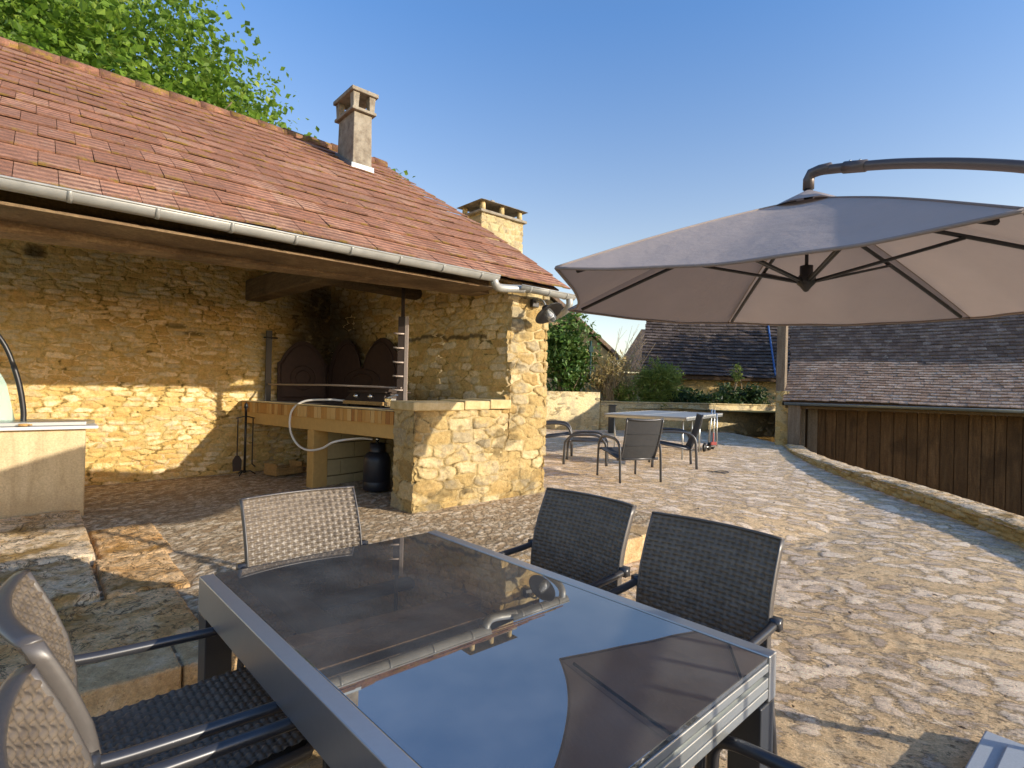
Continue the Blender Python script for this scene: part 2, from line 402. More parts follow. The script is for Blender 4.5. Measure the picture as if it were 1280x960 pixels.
M['zinc'] = m_plain('painted_zinc', (.36, .36, .335), .48, .35, .3, 9)
M['zinc_dark'] = m_plain('dark_zinc', (.20, .23, .25), .45, .6, .15, 12)
M['alu'] = m_plain('grey_aluminium', (.47, .48, .48), .36, .8, .06, 60)
M['alu_side'] = m_plain('anodised_side', (.15, .145, .125), .32, .75, .08, 40)
M['alu_light'] = m_plain('brushed_aluminium', (.50, .52, .51), .34, .8, .06, 60)
M['leg'] = m_plain('table_leg_grey', (.055, .06, .07), .4, .5, .08, 30)
def m_glass_top():
    t = NT('black_glass_top'); nz = t.noise(260, 3, .7); n2 = t.noise(5, 5, .6)
    du = t.math('ADD', t.math('MULTIPLY', n2, .5), t.math('MULTIPLY', nz, .5))
    c = t.mix(t.step(du, .3, .75), (.040, .040, .041), (.145, .141, .130))
    c = t.mix(t.step(nz, .71, .76), c, (.35, .35, .33))
    return t.fin(c, t.math('ADD', .008, t.math('MULTIPLY', t.step(t.noise(3, 6, .7), .5, .72), .022)), None, spec=.9, IOR=2.3)
M['glass'] = m_glass_top()

def m_wicker():
    t = NT('brown_wicker'); r = t.attr('rnd'); nz = t.noise(120, 3)
    c = t.mix(t.math('ADD', t.math('MULTIPLY', r, .5), t.math('MULTIPLY', nz, .5)), (.098, .074, .051), (.205, .165, .122))
    return t.fin(c, .40, t.bump(nz, .1, .001), spec=.38)
M['wicker'] = m_wicker()
M['wrap'] = m_plain('wrapped_tube', (.078, .068, .060), .40, 0, .2, 90, .05, spec=.7)
M['armtube'] = m_plain('dark_arm_tube', (.040, .040, .044), .28, .2, .2, 60, spec=.7)

def m_fabric(name, c0, c1, trans=.25):
    t = NT(name); nz = t.noise(4, 5, .6); wv = t.noise(400, 2)
    c = t.mix(t.math('ADD', t.math('MULTIPLY', nz, .7), t.math('MULTIPLY', wv, .3)), c0, c1)
    t.fin(c, .85, t.bump(t.math('ADD', t.math('MULTIPLY', nz, 2.5), t.math('MULTIPLY', wv, .1)), .25, .02), spec=.2)
    tr = t.n('ShaderNodeBsdfTranslucent', i_Color=c); mx = t.n('ShaderNodeMixShader', i_0=trans)
    t.t.links.new(t.b.outputs[0], mx.inputs[1]); t.t.links.new(tr.outputs[0], mx.inputs[2])
    t.t.links.new(mx.outputs[0], t.out.inputs['Surface']); return t.m
M['canopy'] = m_fabric('taupe_canopy', (.40, .335, .30), (.50, .425, .39), .16)
M['canopy_seam'] = m_fabric('canopy_seam', (.28, .23, .205), (.33, .275, .25), .05)
M['sling'] = m_fabric('dark_sling', (.040, .040, .042), (.062, .062, .062), .05)
M['umb_metal'] = m_plain('bronze_painted_metal', (.115, .095, .088), .42, .3, .1, 20)
M['umb_dark'] = m_plain('dark_rib_metal', (.035, .034, .036), .45, .2, .15, 20)
M['granite'] = m_plain('grey_base_plastic', (.36, .39, .42), .6, 0, .18, 160, .2)
M['black'] = m_plain('black_paint', (.014, .014, .015), .4, .1, .2, 25)
M['iron'] = m_plain('rusty_iron', (.050, .034, .026), .65, .4, .4, 30, .3)
M['fireback'] = m_plain('cast_iron_fireback', (.044, .022, .016), .6, .3, .45, 14, .5)
M['lightiron'] = m_plain('sunlit_iron', (.36, .29, .24), .5, .4, .2, 40, .2)  # pale iron puts sunlight on the post edge and pegs into colour
M['steel'] = m_plain('bright_steel', (.62, .62, .60), .25, .9, .05, 40)
M['lounge'] = m_plain('grey_lounge_metal', (.085, .085, .088), .38, .5, .12, 30)
M['white'] = m_plain('white_tile', (.62, .61, .60), .4, 0, .05, 20)
M['rubber_white'] = m_plain('white_hose', (.72, .70, .66), .45, 0, .05, 20)
M['red'] = m_plain('red_plastic', (.42, .09, .08), .4)
M['ppblue'] = m_plain('table_tennis_top', (.36, .37, .36), .38, 0, .08, 8)
M['ppwhite'] = m_plain('white_line', (.72, .72, .70), .5)
M['gasblue'] = m_plain('dark_gas_bottle', (.018, .020, .028), .42, .1, .2, 20)
M['render'] = None
def m_render():
    t = NT('sand_render'); n1 = t.noise(2.2, 5, .6); n2 = t.noise(120, 4, .7)
    c = t.mix(n1, (.52, .395, .215), (.64, .52, .33)); c = t.mix(t.step(n2, .62, .8), c, (.40, .30, .16))
    dr = t.noise(7, 5, .7, t.co((1, 1, .12)), .4); c = t.mix(t.math('MULTIPLY', t.step(dr, .50, .68), .45), c, (.36, .26, .14))
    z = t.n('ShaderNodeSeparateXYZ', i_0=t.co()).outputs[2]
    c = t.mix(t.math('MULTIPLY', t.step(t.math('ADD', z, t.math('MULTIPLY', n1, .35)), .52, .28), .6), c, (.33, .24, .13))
    cr = t.math('ABSOLUTE', t.math('SUBTRACT', t.noise(2.6, 4, .6, None, 1.0), .5)); c = t.mix(t.math('MULTIPLY', t.step(cr, .003, .0005), .4), c, (.3, .21, .12))
    c = t.grain(c, 70, .8, 1.15)
    return t.fin(c, .95, t.bump(n2, .5, .006), spec=.1)
M['render'] = m_render()
def m_conc():
    t = NT('old_cement'); n1 = t.noise(6, 6, .7); n2 = t.noise(70, 5, .7)
    c = t.ramp(n1, [(.3, (.15, .12, .09)), (.5, (.27, .235, .18)), (.7, (.37, .335, .265))])
    c = t.mix(t.step(n2, .62, .74), c, (.10, .08, .05))
    return t.fin(c, .95, t.bump(t.math('ADD', n1, n2), .5, .012), spec=.1)
M['cement'] = m_conc()
M['lintel'] = m_plain('ochre_concrete', (.50, .31, .10), .9, 0, .18, 18, .3)
def m_brick():
    t = NT('soldier_brick'); r = t.attr('rnd'); nz = t.noise(40, 5, .7)
    c = t.ramp(t.math('ADD', t.math('MULTIPLY', r, .8), t.math('MULTIPLY', nz, .25)), [(.1, (.34, .155, .05)), (.4, (.50, .27, .08)), (.7, (.56, .35, .13)), (1, (.62, .42, .18))])
    return t.fin(c, .9, t.bump(nz, .4, .006), spec=.15)
M['brick'] = m_brick()
M['block'] = m_plain('cement_block', (.42, .33, .17), .95, 0, .15, 20, .4)
M['worktop'] = m_plain('sooty_worktop', (.12, .11, .10), .7, 0, .4, 7, .3)
M['bulbglass'] = None
def m_bulb():
    t = NT('clear_glass'); t.fin((.95, .97, .97), .05); t.put(t.b.inputs['Transmission Weight'], .92); t.put(t.b.inputs['IOR'], 1.3); return t.m
M['bulbglass'] = m_bulb()
M['greenglass'] = None
def m_gglass():
    t = NT('pale_green_glass'); t.fin((.62, .80, .72), .12); t.put(t.b.inputs['Transmission Weight'], .55); t.put(t.b.inputs['IOR'], 1.2); return t.m
M['greenglass'] = m_gglass()
M['blue'] = m_plain('blue_tarp', (.05, .12, .30), .6)
M['greenpost'] = m_plain('green_fence_paint', (.03, .07, .06), .5)

def m_leaf(name, cols, trans=.35):
    t = NT(name); r = t.attr('rnd')
    c = t.ramp(r, [(0, cols[0]), (.4, cols[1]), (.8, cols[2]), (1, cols[3])])
    t.fin(c, .5, spec=.4)
    tr = t.n('ShaderNodeBsdfTranslucent', i_Color=t.mix(.5, c, cols[3])); mx = t.n('ShaderNodeMixShader', i_0=trans)
    t.t.links.new(t.b.outputs[0], mx.inputs[1]); t.t.links.new(tr.outputs[0], mx.inputs[2])
    t.t.links.new(mx.outputs[0], t.out.inputs['Surface']); return t.m
M['leaf_tree'] = m_leaf('lime_leaves', [(.06, .12, .010), (.13, .24, .02), (.22, .35, .035), (.36, .45, .08)], .5)
M['leaf_laurel'] = m_leaf('laurel_leaves', [(.030, .075, .012), (.06, .135, .02), (.12, .21, .04), (.24, .30, .08)], .25)
M['leaf_dry'] = m_leaf('dry_leaves', [(.26, .19, .08), (.38, .29, .12), (.46, .34, .16), (.46, .42, .15)], .3)
M['leaf_grey'] = m_leaf('broom_leaves', [(.10, .15, .03), (.20, .27, .05), (.32, .38, .08), (.45, .48, .14)], .45)
M['leaf_low'] = m_leaf('ivy_leaves', [(.012, .03, .008), (.03, .065, .016), (.055, .10, .024), (.09, .14, .04)], .25)
M['litter'] = m_leaf('dead_leaves', [(.05, .03, .015), (.11, .065, .03), (.19, .115, .05), (.30, .21, .11)], .1)
M['twig'] = m_plain('dry_twigs', (.32, .24, .14), .9)
M['bark'] = m_plain('tree_bark', (.15, .11, .07), .95, 0, .3, 10, .6)
def m_earth():
    t = NT('earth_grass'); n1 = t.noise(.8, 6); n2 = t.noise(14, 5)
    c = t.ramp(t.math('ADD', t.math('MULTIPLY', n1, .6), t.math('MULTIPLY', n2, .4)), [(.3, (.09, .07, .035)), (.5, (.11, .11, .045)), (.7, (.17, .14, .08))])
    return t.fin(c, .95, t.bump(n2, .5, .03), spec=.1)
M['earth'] = m_earth()
M['plaster_far'] = m_plain('ochre_far_wall', (.50, .36, .17), .95, 0, .18, 3, .3)

# ------------------------------------------------------------------ relief walls
def relief(mb_out, P0, U, V, Nrm, w, h, res, cw, ch, R, seed, keep=None, offs=(0, 0), soot=None, p=3.6, warp=.30):
    """adds a displaced masonry sheet; returns attribute arrays"""
    nx = max(2, int(round(w/res))+1); ny = max(2, int(round(h/res))+1)
    u, v = np.meshgrid(np.linspace(0, w, nx), np.linspace(0, h, ny))
    e, r = stones(u+offs[0], v+offs[1], cw, ch, seed, p, .42, .3, warp)
    big = fbm((u+offs[0])*1.3, (v+offs[1])*1.3, seed+50, 3)-.44
    dj = .35+1.5*sstep(.42, .62, fbm((u+offs[0])*2.6, (v+offs[1])*2.6, seed+33, 3))
    hh = R*dj*(sstep(.0, min(.013, ch*.16), e)-1)+(r-.5)*R*.8+big*R*1.4+(fbm(u*16, v*30, seed+77, 4)-.46)*R*1.5
    # per-stone tilt
    P = P0[None, None, :]+U[None, None, :]*u[..., None]+V[None, None, :]*v[..., None]+Nrm[None, None, :]*hh[..., None]
    kp = None
    if keep is not None:
        uc = (u[:-1, :-1]+u[1:, 1:])/2; vc = (v[:-1, :-1]+v[1:, 1:])/2; kp = keep(uc, vc)
    if np.dot(np.cross(U, V), Nrm) < 0:
        P = P[:, ::-1]; e = e[:, ::-1]; r = r[:, ::-1]
        if kp is not None: kp = kp[:, ::-1]
        uu = u[:, ::-1]
    else: uu = u
    so = soot(uu, v) if soot is not None else np.zeros_like(v)
    mb_out.grid(P, kp)
    return {'edge': e.ravel(), 'rnd': r.ravel(), 'soot': so.ravel()}
def cat_attrs(L):
    return {k: np.concatenate([x[k] for x in L]) for k in L[0]}
def flatattr(n, r=.5): return {'edge': np.full(n, .05), 'rnd': np.full(n, r), 'soot': np.zeros(n)}
Z3 = np.array([0, 0, 1.0])

# ================================================================== GROUND
FAR_Y = 16.0
PARAPET = [(4.15, 0.5), (4.25, 3.0), (4.42, 4.7), (4.93, 8.1), (5.55, 10.6), (6.25, 12.5)]    # inner foot line
def par_x(y):
    return np.interp(y, [p[1] for p in PARAPET], [p[0] for p in PARAPET])
def ground_z(x, y):
    a, b = ab(x, y)
    zu = .155+.010*np.clip(a+4.4, 0, 5)+.006*np.clip(y-7, 0, 9)
    w = np.clip((a+.3)*1.6, .02, 3.2)
    lo = np.where(a < -.3, -1.85, -1.85-w+.0)
    ramp = np.where(a < -.3, (b > -1.85).astype(float), sstep(0, 1, (b-lo)/w))
    ramp = np.maximum(ramp, sstep(.9, 4.4, x)*sstep(-6.2, -3.0, b))
    return zu*ramp
def ground_patch(name, a0, a1, b0, b1, res, mat, pat, R, label=None, keepf=None, stepb=False):
    na = int(round((a1-a0)/res))+1; nb = int(round((b1-b0)/res))+1
    a, b = np.meshgrid(np.linspace(a0, a1, na), np.linspace(b0, b1, nb))
    x = OO[0]+D1[0]*a-NN[0]*b; y = OO[1]+D1[1]*a-NN[1]*b
    eps = 1e-4
    bb = np.clip(b, b0+eps, b1-eps); aa = np.clip(a, a0+eps, a1-eps)
    z = ground_z(OO[0]+D1[0]*aa-NN[0]*bb, OO[1]+D1[1]*aa-NN[1]*bb)
    e, r = pat(a, b, x, y)
    fade = sstep(0, .05, np.minimum(np.minimum(a-a0, a1-a), np.minimum(b-b0, b1-b)))
    z = z+fade*R*(sstep(0, .02, e)*.8+(r-.5)*.5+(fbm(x*7, y*7, 3, 3)-.44)*1.2)
    P = np.stack([x, y, z], -1)
    xc = (x[:-1, :-1]+x[1:, 1:])/2; yc = (y[:-1, :-1]+y[1:, 1:])/2
    kp = (xc < par_x(yc)+.2) & (yc < FAR_Y+.4) & (yc > -8)
    if keepf is not None: kp &= keepf((a[:-1, :-1]+a[1:, 1:])/2, (b[:-1, :-1]+b[1:, 1:])/2)
    mb = MB(); mb.grid(P, kp)
    if D1[0]*(-NN[1])-D1[1]*(-NN[0]) < 0: mb.f = [f[::-1] for f in mb.f]
    o = make(name, np.concatenate(mb.v), mb.f, mat, None, True, {'edge': e.ravel(), 'rnd': r.ravel()}, loc=(0, 0, 0))
    return struct(o)
def rot(a, b, t): return a*math.cos(t)+b*math.sin(t), -a*math.sin(t)+b*math.cos(t)
def pat_cobble(a, b, x, y):
    u, v = rot(x, y, -.40)
    return stones(u, v, .195, .120, 11, 2.0, .48, .46, 1.1)
def pat_pebble(a, b, x, y):
    u, v = rot(a, b, .35+0*a.mean())
    return stones(u, v, .085, .040, 21, 2.2, .45, .4, .7)
def pat_flag(a, b, x, y): return stones(a, b, .62, .42, 31, 2.5, .4, .35, .4)
ground_patch('dining_paving', -7.5, -3.45, -7.5, -1.85, .022, M['dining'], pat_flag, .012)
ground_patch('pebble_floor', -7.5, .10, -1.85, 3.45, .02, M['pebble'], pat_pebble, .010)
ground_patch('cobbled_terrace', -3.45, 6.0, -8.5, -1.85, .022, M['cobble'], pat_cobble, .007)
ground_patch('cobbled_terrace', .10, 6.0, -1.85, 7.4, .035, M['cobble'], pat_cobble, .007)
ground_patch('cobbled_terrace', 6.0, 17.0, -6.0, 7.6, .05, M['cobble'], pat_cobble, .008)
# ground under and beyond everything
mb = MB(); g = 60
xs = np.concatenate([np.linspace(-900, -60, 12), np.linspace(-50, 70, 40), np.linspace(90, 900, 12)])
ys = np.concatenate([np.linspace(-300, -40, 6), np.linspace(-30, 70, 34), np.linspace(90, 1200, 14)])
X, Y = np.meshgrid(xs, ys)
mb.grid(np.stack([X, Y, -1.7+.5*(fbm(X*.05, Y*.05, 3)-.5)], -1))
struct(part('ground', mb, M['earth'], None, True, loc=(0, 0, 0)))
# raised garden bed behind the far wall
mb = MB(); X, Y = np.meshgrid(np.linspace(-4, 14, 40), np.linspace(16.1, 24, 22))
mb.grid(np.stack([X, Y, .86+.10*fbm(X, Y, 9)+.02*(Y-16)], -1))
struct(part('garden_soil', mb, M['earth'], None, True, loc=(0, 0, 0)))

# kerb: a row of long stones along the dining floor
mb = MB(); a = -7.3; k = 0
while a < -.35:
    L = min(random.uniform(.55, .8), -.34-a)
    zt = .165+.010*max(0, a+4.4)+random.uniform(-.006, .006)
    mb.bbox(a+.004, a+L-.004, -1.865+random.uniform(-.01, .01), -1.60, -.08, zt); a += L
o = part('kerb', mb, M['kerb'], None, bevel=.012, loc=(0, 0, 0)); struct(o)

# worn slabs at the left, laid a little proud of the floor
def slab(label, a0, a1, b0, b1, z0, z1, seed, grp):
    res = .015; na = int((a1-a0)/res)+1; nb = int((b1-b0)/res)+1
    a, b = np.meshgrid(np.linspace(a0, a1, na), np.linspace(b0, b1, nb))
    d = np.minimum(np.minimum(a-a0, a1-a), np.minimum(b-b0, b1-b))
    wob = (fbm(a*5, b*5, seed, 3)-.45)
    z = z1+.045*wob+.024*(fbm(a*26, b*14, seed+4, 4)-.45)-.012*(1-sstep(0, .03, d))
    edge = d < 1e-6
    aj = a+edge*0; ax = a+(fbm(b*6, b*0+1, seed+8, 2)-.5)*.06*(np.abs(a-a0) < 1e-6)-(fbm(b*6, b*0+3, seed+9, 2)-.5)*.06*(np.abs(a-a1) < 1e-6)
    z = np.where(edge, z0, z)
    x = OO[0]+D1[0]*ax-NN[0]*b; y = OO[1]+D1[1]*ax-NN[1]*b
    mb = MB(); mb.grid(np.stack([x, y, z], -1)); 
    o = part('stone_slab', mb, M['slab' if seed in (3, 5) else 'slab_brown'], None, True)
    tag(o, label, 'stone slab', grp); return o
slab('pale worn limestone slab directly below the rendered counter', -5.9, -4.225, .022, 1.66, .10, .232, 3, 'worn stone slabs by the counter')
slab('pale rough limestone slab at the far left, in front of the slab below the counter', -5.9, -4.262, -.80, .018, .05, .226, 5, 'worn stone slabs by the counter')
slab('grey brown slab set in the pebble floor beside the counter corner', -4.222, -3.77, .0, .98, .10, .190, 7, 'worn stone slabs by the counter')
slab('brown stained slab between the table corner and the pale rough slab', -4.258, -3.82, -.83, -.004, .08, .192, 9, 'worn stone slabs by the counter')
slab('long ochre stained slab lying along the kerb behind the left chairs', -5.9, -3.90, -1.60, -.806, .06, .178, 12, 'worn stone slabs by the counter')

# ================================================================== SHED
shed = thing('stone_shed', 'open fronted ochre stone shed with red tiled roof and two wall ends', 'shed', B(-2.5, 0, 0))
ZF = .18
SA0, SA1 = -.58, -1.22      # inner face of the side wall: at the front, at the back
BACK = 3.42
def soot_back(u, v):        # a stain that rises from the hearth corner
    a = -7.4+u; z = v
    d = np.hypot((a-(-1.28))/.62, np.clip(z-2.0, -9, 0)/.55+np.clip(z-2.0, 0, 9)/1.2)
    s1 = sstep(1.6, .35, d+.5*(fbm(u*3, v*3, 4)-.5))*.93
    s2 = sstep(.14, .05, np.hypot((a+4.58), (z-2.79)*1.3)+.05*(fbm(u*9, v*9, 2)-.5))*.75
    s3 = np.maximum(sstep(1.25, .7, np.hypot((a+3.22)/.13, (z-2.10)/.035)), sstep(1.25, .7, np.hypot((a+3.02)/.12, (z-2.02)/.03)))*.6
    return np.clip(np.maximum(np.maximum(s1, s2), s3), 0, 1)
# back wall
mb = MB(); at = [relief(mb, B(-7.4, BACK, 0), D1, Z3, NN, 7.4-1.0, 4.4, .013, .185, .060, .015, 101, soot=soot_back)]
mb.bbox(-7.5, .1, BACK+.02, BACK+.5, -.1, 4.6); at.append(flatattr(8))
part('back_wall', mb, M['wall'], shed, True, attrs=cat_attrs(at))
# side wall (inner face slanting back), its core and the gable
sd = (B(SA1, BACK, 0)-B(SA0, 0, 0)); SL = np.linalg.norm(sd); sd = sd/SL
sn = np.cross(sd, Z3); sn = sn if np.dot(sn, -D1) > 0 else -sn
def roof_z(b): return np.interp(b, [-.3, -.146, .612, 1.552, 2.586, 3.849, 4.4], [2.53, 2.615, 3.118, 3.691, 4.314, 5.035, 5.38])
def soot_side(u, v):
    s1 = sstep(1.6, .35, np.hypot((SL-u)/1.15, np.clip(v-1.95, -9, 0)/.6+np.clip(v-1.95, 0, 9)/1.1)+.4*(fbm(u*3, v*3, 14)-.5))*.93
    crack = sstep(.035, .012, np.abs(v-2.02-.03*np.sin(u*2.1)-.16*(fbm(u*5, u*0, 6)-.5)))*(u > .35)*.75
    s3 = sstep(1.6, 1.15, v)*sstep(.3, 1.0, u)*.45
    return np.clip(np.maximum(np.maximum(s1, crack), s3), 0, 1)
mb = MB(); at = [relief(mb, B(SA0, 0, 0)+sd*.0, sd, Z3, sn, SL+.1, 2.95, .014, .20, .085, .018, 131, keep=lambda u, v: v < roof_z(u)-.12, soot=soot_side)]
poly = [B(SA0-.0, .02, -.1), B(SA0, .02, 2.50), B(SA0+(SA1-SA0)*.9, 3.2, 4.45), B(SA1, BACK+.05, 4.55), B(SA1, BACK+.05, -.1)]
off = -sn*.02
P1 = [p+off for p in poly]; P2 = [B(-.06, .02, -.1), B(-.06, .02, 2.50), B(-.06, 3.2, 4.45), B(-.06, BACK+.05, 4.55), B(-.06, BACK+.05, -.1)]
mb.add(P1+P2, [(0, 1, 2, 3, 4), (9, 8, 7, 6, 5), (0, 5, 6, 1), (1, 6, 7, 2), (2, 7, 8, 3), (4, 3, 8, 9)]); at.append(flatattr(10))
part('side_wall', mb, M['wall'], shed, True, attrs=cat_attrs(at))
# gable outside face
mb = MB(); at = [relief(mb, B(-.04, 0, 0), -NN, Z3, D1, BACK, 4.5, .04, .3, .14, .03, 171, keep=lambda u, v: v < roof_z(u)-.12)]
part('gable_face', mb, M['wall'], shed, True, attrs=cat_attrs(at))
# front pillar and low wall (one lit face), with the end of the low wall
def jagL(u, v):             # ragged left edge of the pillar above the coping
    return ((v > 1.17+.0) & (u > 1.80-.58-.03+.03*np.sign(np.sin(v*9.0+.4))+.0*u) & (v < 2.52)) | (v <= 1.175)
mb = MB(); at = []
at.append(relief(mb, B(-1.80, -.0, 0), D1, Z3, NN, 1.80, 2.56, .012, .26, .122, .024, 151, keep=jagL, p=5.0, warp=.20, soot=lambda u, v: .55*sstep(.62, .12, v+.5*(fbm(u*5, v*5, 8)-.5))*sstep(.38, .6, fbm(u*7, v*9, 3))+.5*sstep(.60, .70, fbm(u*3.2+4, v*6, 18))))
at.append(relief(mb, B(-1.795, .40, 0), NN, Z3, -D1, .41, 1.18, .013, .30, .16, .020, 161, p=5.0, warp=.2))
mb.bbox(-1.775, -.03, .018, .38, -.1, 1.17); at.append(flatattr(8))
mb.bbox(-.56, -.03, .018, .45, -.1, 2.54); at.append(flatattr(8))
part('pillar', mb, M['wall_low'], shed, True, attrs=cat_attrs(at))
# coping on the low wall, in stones
mb = MB(); cuts = [-1.83, -1.22, -.88, -.575]
for i in range(3): mb.bbox(cuts[i]+.003, cuts[i+1]-.003, -.035, .43, 1.175+.006*i, 1.262+.014*i)
part('coping', mb, M['cap'], shed, bevel=.014)
# front beam, added sun-catching board, tie beam and hearth log
mb = MB()
zl0, zl1 = 2.325, 2.44
def beamseg(a0, a1, z0a, z0b, h, b0, b1):
    mb.hexa([B(a0, b0, z0a), B(a1, b0, z0b), B(a1, b1, z0b), B(a0, b1, z0a), B(a0, b0, z0a+h), B(a1, b0, z0b+h), B(a1, b1, z0b+h), B(a0, b1, z0a+h)])
beamseg(-7.4, -.64, 2.282, 2.491, .20, .33, .58)
part('front_beam', mb, M['beam'], shed, bevel=.012)
mb = MB(); mb.hexa([B(-7.4, .37, 2.478), B(-.64, .37, 2.688), B(-.64, .42, 2.688), B(-7.4, .42, 2.478), B(-7.4, .37, 2.90), B(-.64, .37, 2.90), B(-.64, .42, 2.90), B(-7.4, .42, 2.90)])
part('eaves_board', mb, M['crate'], shed)
mb = MB(); beamseg(-7.4, -.92, 2.424, 2.462, .020, -.12, .33)  # added board set forward so the sun draws a bright line under the gutter
part('front_plate', mb, M['beam'], shed, bevel=.003)
mb = MB(); mb.hexa([B(-2.42, .585, 2.46), B(-2.19, .585, 2.46), B(-2.19, BACK, 2.52), B(-2.42, BACK, 2.52), B(-2.42, .585, 2.70), B(-2.19, .585, 2.70), B(-2.19, BACK, 2.80), B(-2.42, BACK, 2.80)])
part('tie_beam', mb, M['beam_end'], shed, bevel=.02)
mb = MB(); mb.tube([B(-2.25, 1.7, 2.66), B(-1.5, 1.62, 2.63), B(-.80, 1.55, 2.60)], .105, 14, flat=.75)
part('hearth_log', mb, M['beam_end'], shed, True)
# ceiling boards under the tiles
mb = MB(); prof = [(-.10, roof_z(-.10)-.055)]+[(b, roof_z(b)-.075) for b in np.linspace(.3, 4.4, 8)]
Pl = [B(-7.45, b, z) for b, z in prof]; Pr = [B(.06, b, z) for b, z in prof]; k = len(prof)
Pl2 = [p-Z3*.03 for p in Pl]; Pr2 = [p-Z3*.03 for p in Pr]
mb.add(Pl+Pr+Pl2+Pr2, [(i, k+i, k+i+1, i+1) for i in range(k-1)]+[(2*k+i+1, 3*k+i+1, 3*k+i, 2*k+i) for i in range(k-1)]+[(0, 2*k, 3*k, k), (k-1, 2*k-1, 4*k-1, 3*k-1)]
       + [(k+i, 3*k+i, 3*k+i+1, k+i+1) for i in range(k-1)])
part('roof_boards', mb, M['beam_end'], shed)

def tile_roof(name, Pf, smax, width, tw, te, mat, parent, thick=.014, lift=.022, wob=.006, seed=1, jitter=.004, smin=0.0, off=0.0, keep=None, rnd_of=None, wl=None):
    """Pf(u, s) -> point and normal on the roof plane; u along the eave, s up the slope"""
    R = random.Random(seed); mb = MB(); rv = []; R_row = [R.uniform(-.12, .12) for _ in range(64)]
    ns = int(math.ceil((smax-smin)/te)); nu = int(math.ceil(width/tw))+1
    for i in range(ns):
        s0 = smin+i*te; s1 = min(s0+te+.03, smax+.02)
        for j in range(nu):
            u0 = (j-((.5 if i % 2 else 0)+R_row[i % 64]))*tw+off; u1 = u0+tw-.004
            u0 = max(u0, 0); u1 = min(u1, width)
            if u1-u0 < .02: continue
            if keep and not keep((u0+u1)/2, (s0+s1)/2): continue
            dz = R.uniform(-wob, wob)*.5; ts = R.uniform(-jitter, jitter)
            c = []
            for (u, s, l) in ((u0, s0+ts, lift+dz), (u1, s0+ts+R.uniform(-jitter, jitter)*.6, lift+dz+R.uniform(-wob, wob)*.4), (u1, s1, 0.002), (u0, s1, 0.002)):
                p, nr = Pf(u, s); c.append((p, nr, l))
            lo = [p+nr*(l-thick*.9) for p, nr, l in c]; hi = [p+nr*l for p, nr, l in c]
            r = R.random() if rnd_of is None else rnd_of((u0+u1)/2, (s0+s1)/2, R)
            mb.hexa([lo[0], lo[1], lo[2], lo[3], hi[0], hi[1], hi[2], hi[3]], r)
            rv += [0, 0, 1, 1]*2
    return part(name, mb, mat, parent, attrs={'rv': np.array(rv, float)})
bs = np.linspace(-.19, 4.42, 60); zs = roof_z(bs); zs = np.where(bs < -.146, 2.615+(bs+.146)*.62, zs)
sl = np.concatenate([[0], np.cumsum(np.hypot(np.diff(bs), np.diff(zs)))])
def shed_roof(u, s):
    b = np.interp(s, sl, bs); z = np.interp(s, sl, zs); s2 = min(s+.05, sl[-1]); s1 = s2-.05
    db = np.interp(s2, sl, bs)-np.interp(s1, sl, bs); dz = np.interp(s2, sl, zs)-np.interp(s1, sl, zs)
    nr = -D1*0+(NN*dz+Z3*db); nr = nr/np.linalg.norm(nr)
    wob = .008*math.sin(u*1.7+s)
    return B(-7.5+u, b, z+wob), nr
tiles = tile_roof('roof_tiles', shed_roof, sl[-1], 7.66, .215, .345, M['tile'], shed, lift=.022, seed=4, jitter=.008, wob=.010)
# ridge tiles and the back slope
mb = MB()
for i in range(20):
    a0 = -7.5+i*.39
    if a0 > 0: break
    a1 = min(a0+.41, .16)
    pts = []
    mb.tube([B(a0, 4.42, 5.375), B(a1, 4.42, 5.365)], [.095, .088], 12)
part('ridge_tiles', mb, M['tile'], shed, True, attrs={'rv': np.zeros(sum(len(x) for x in mb.v))})
mb = MB(); mb.hexa([B(-7.5, 4.42, 5.32), B(.14, 4.42, 5.32), B(.14, 8.4, 3.0), B(-7.5, 8.4, 3.0), B(-7.5, 4.42, 5.37), B(.14, 4.42, 5.37), B(.14, 8.4, 3.05), B(-7.5, 8.4, 3.05)])
part('rear_roof', mb, M['tile'], shed, attrs={'rv': np.zeros(8)})
mb = MB(); mb.extrude([B(-.12, BACK+.4, -.5), B(-.12, BACK+.4, 4.6), B(-.12, 4.42, 5.25), B(-.12, 8.3, 2.98), B(-.12, 8.3, -.5)], -D1*7.2)
part('rear_block', mb, M['plaster_far'], shed)

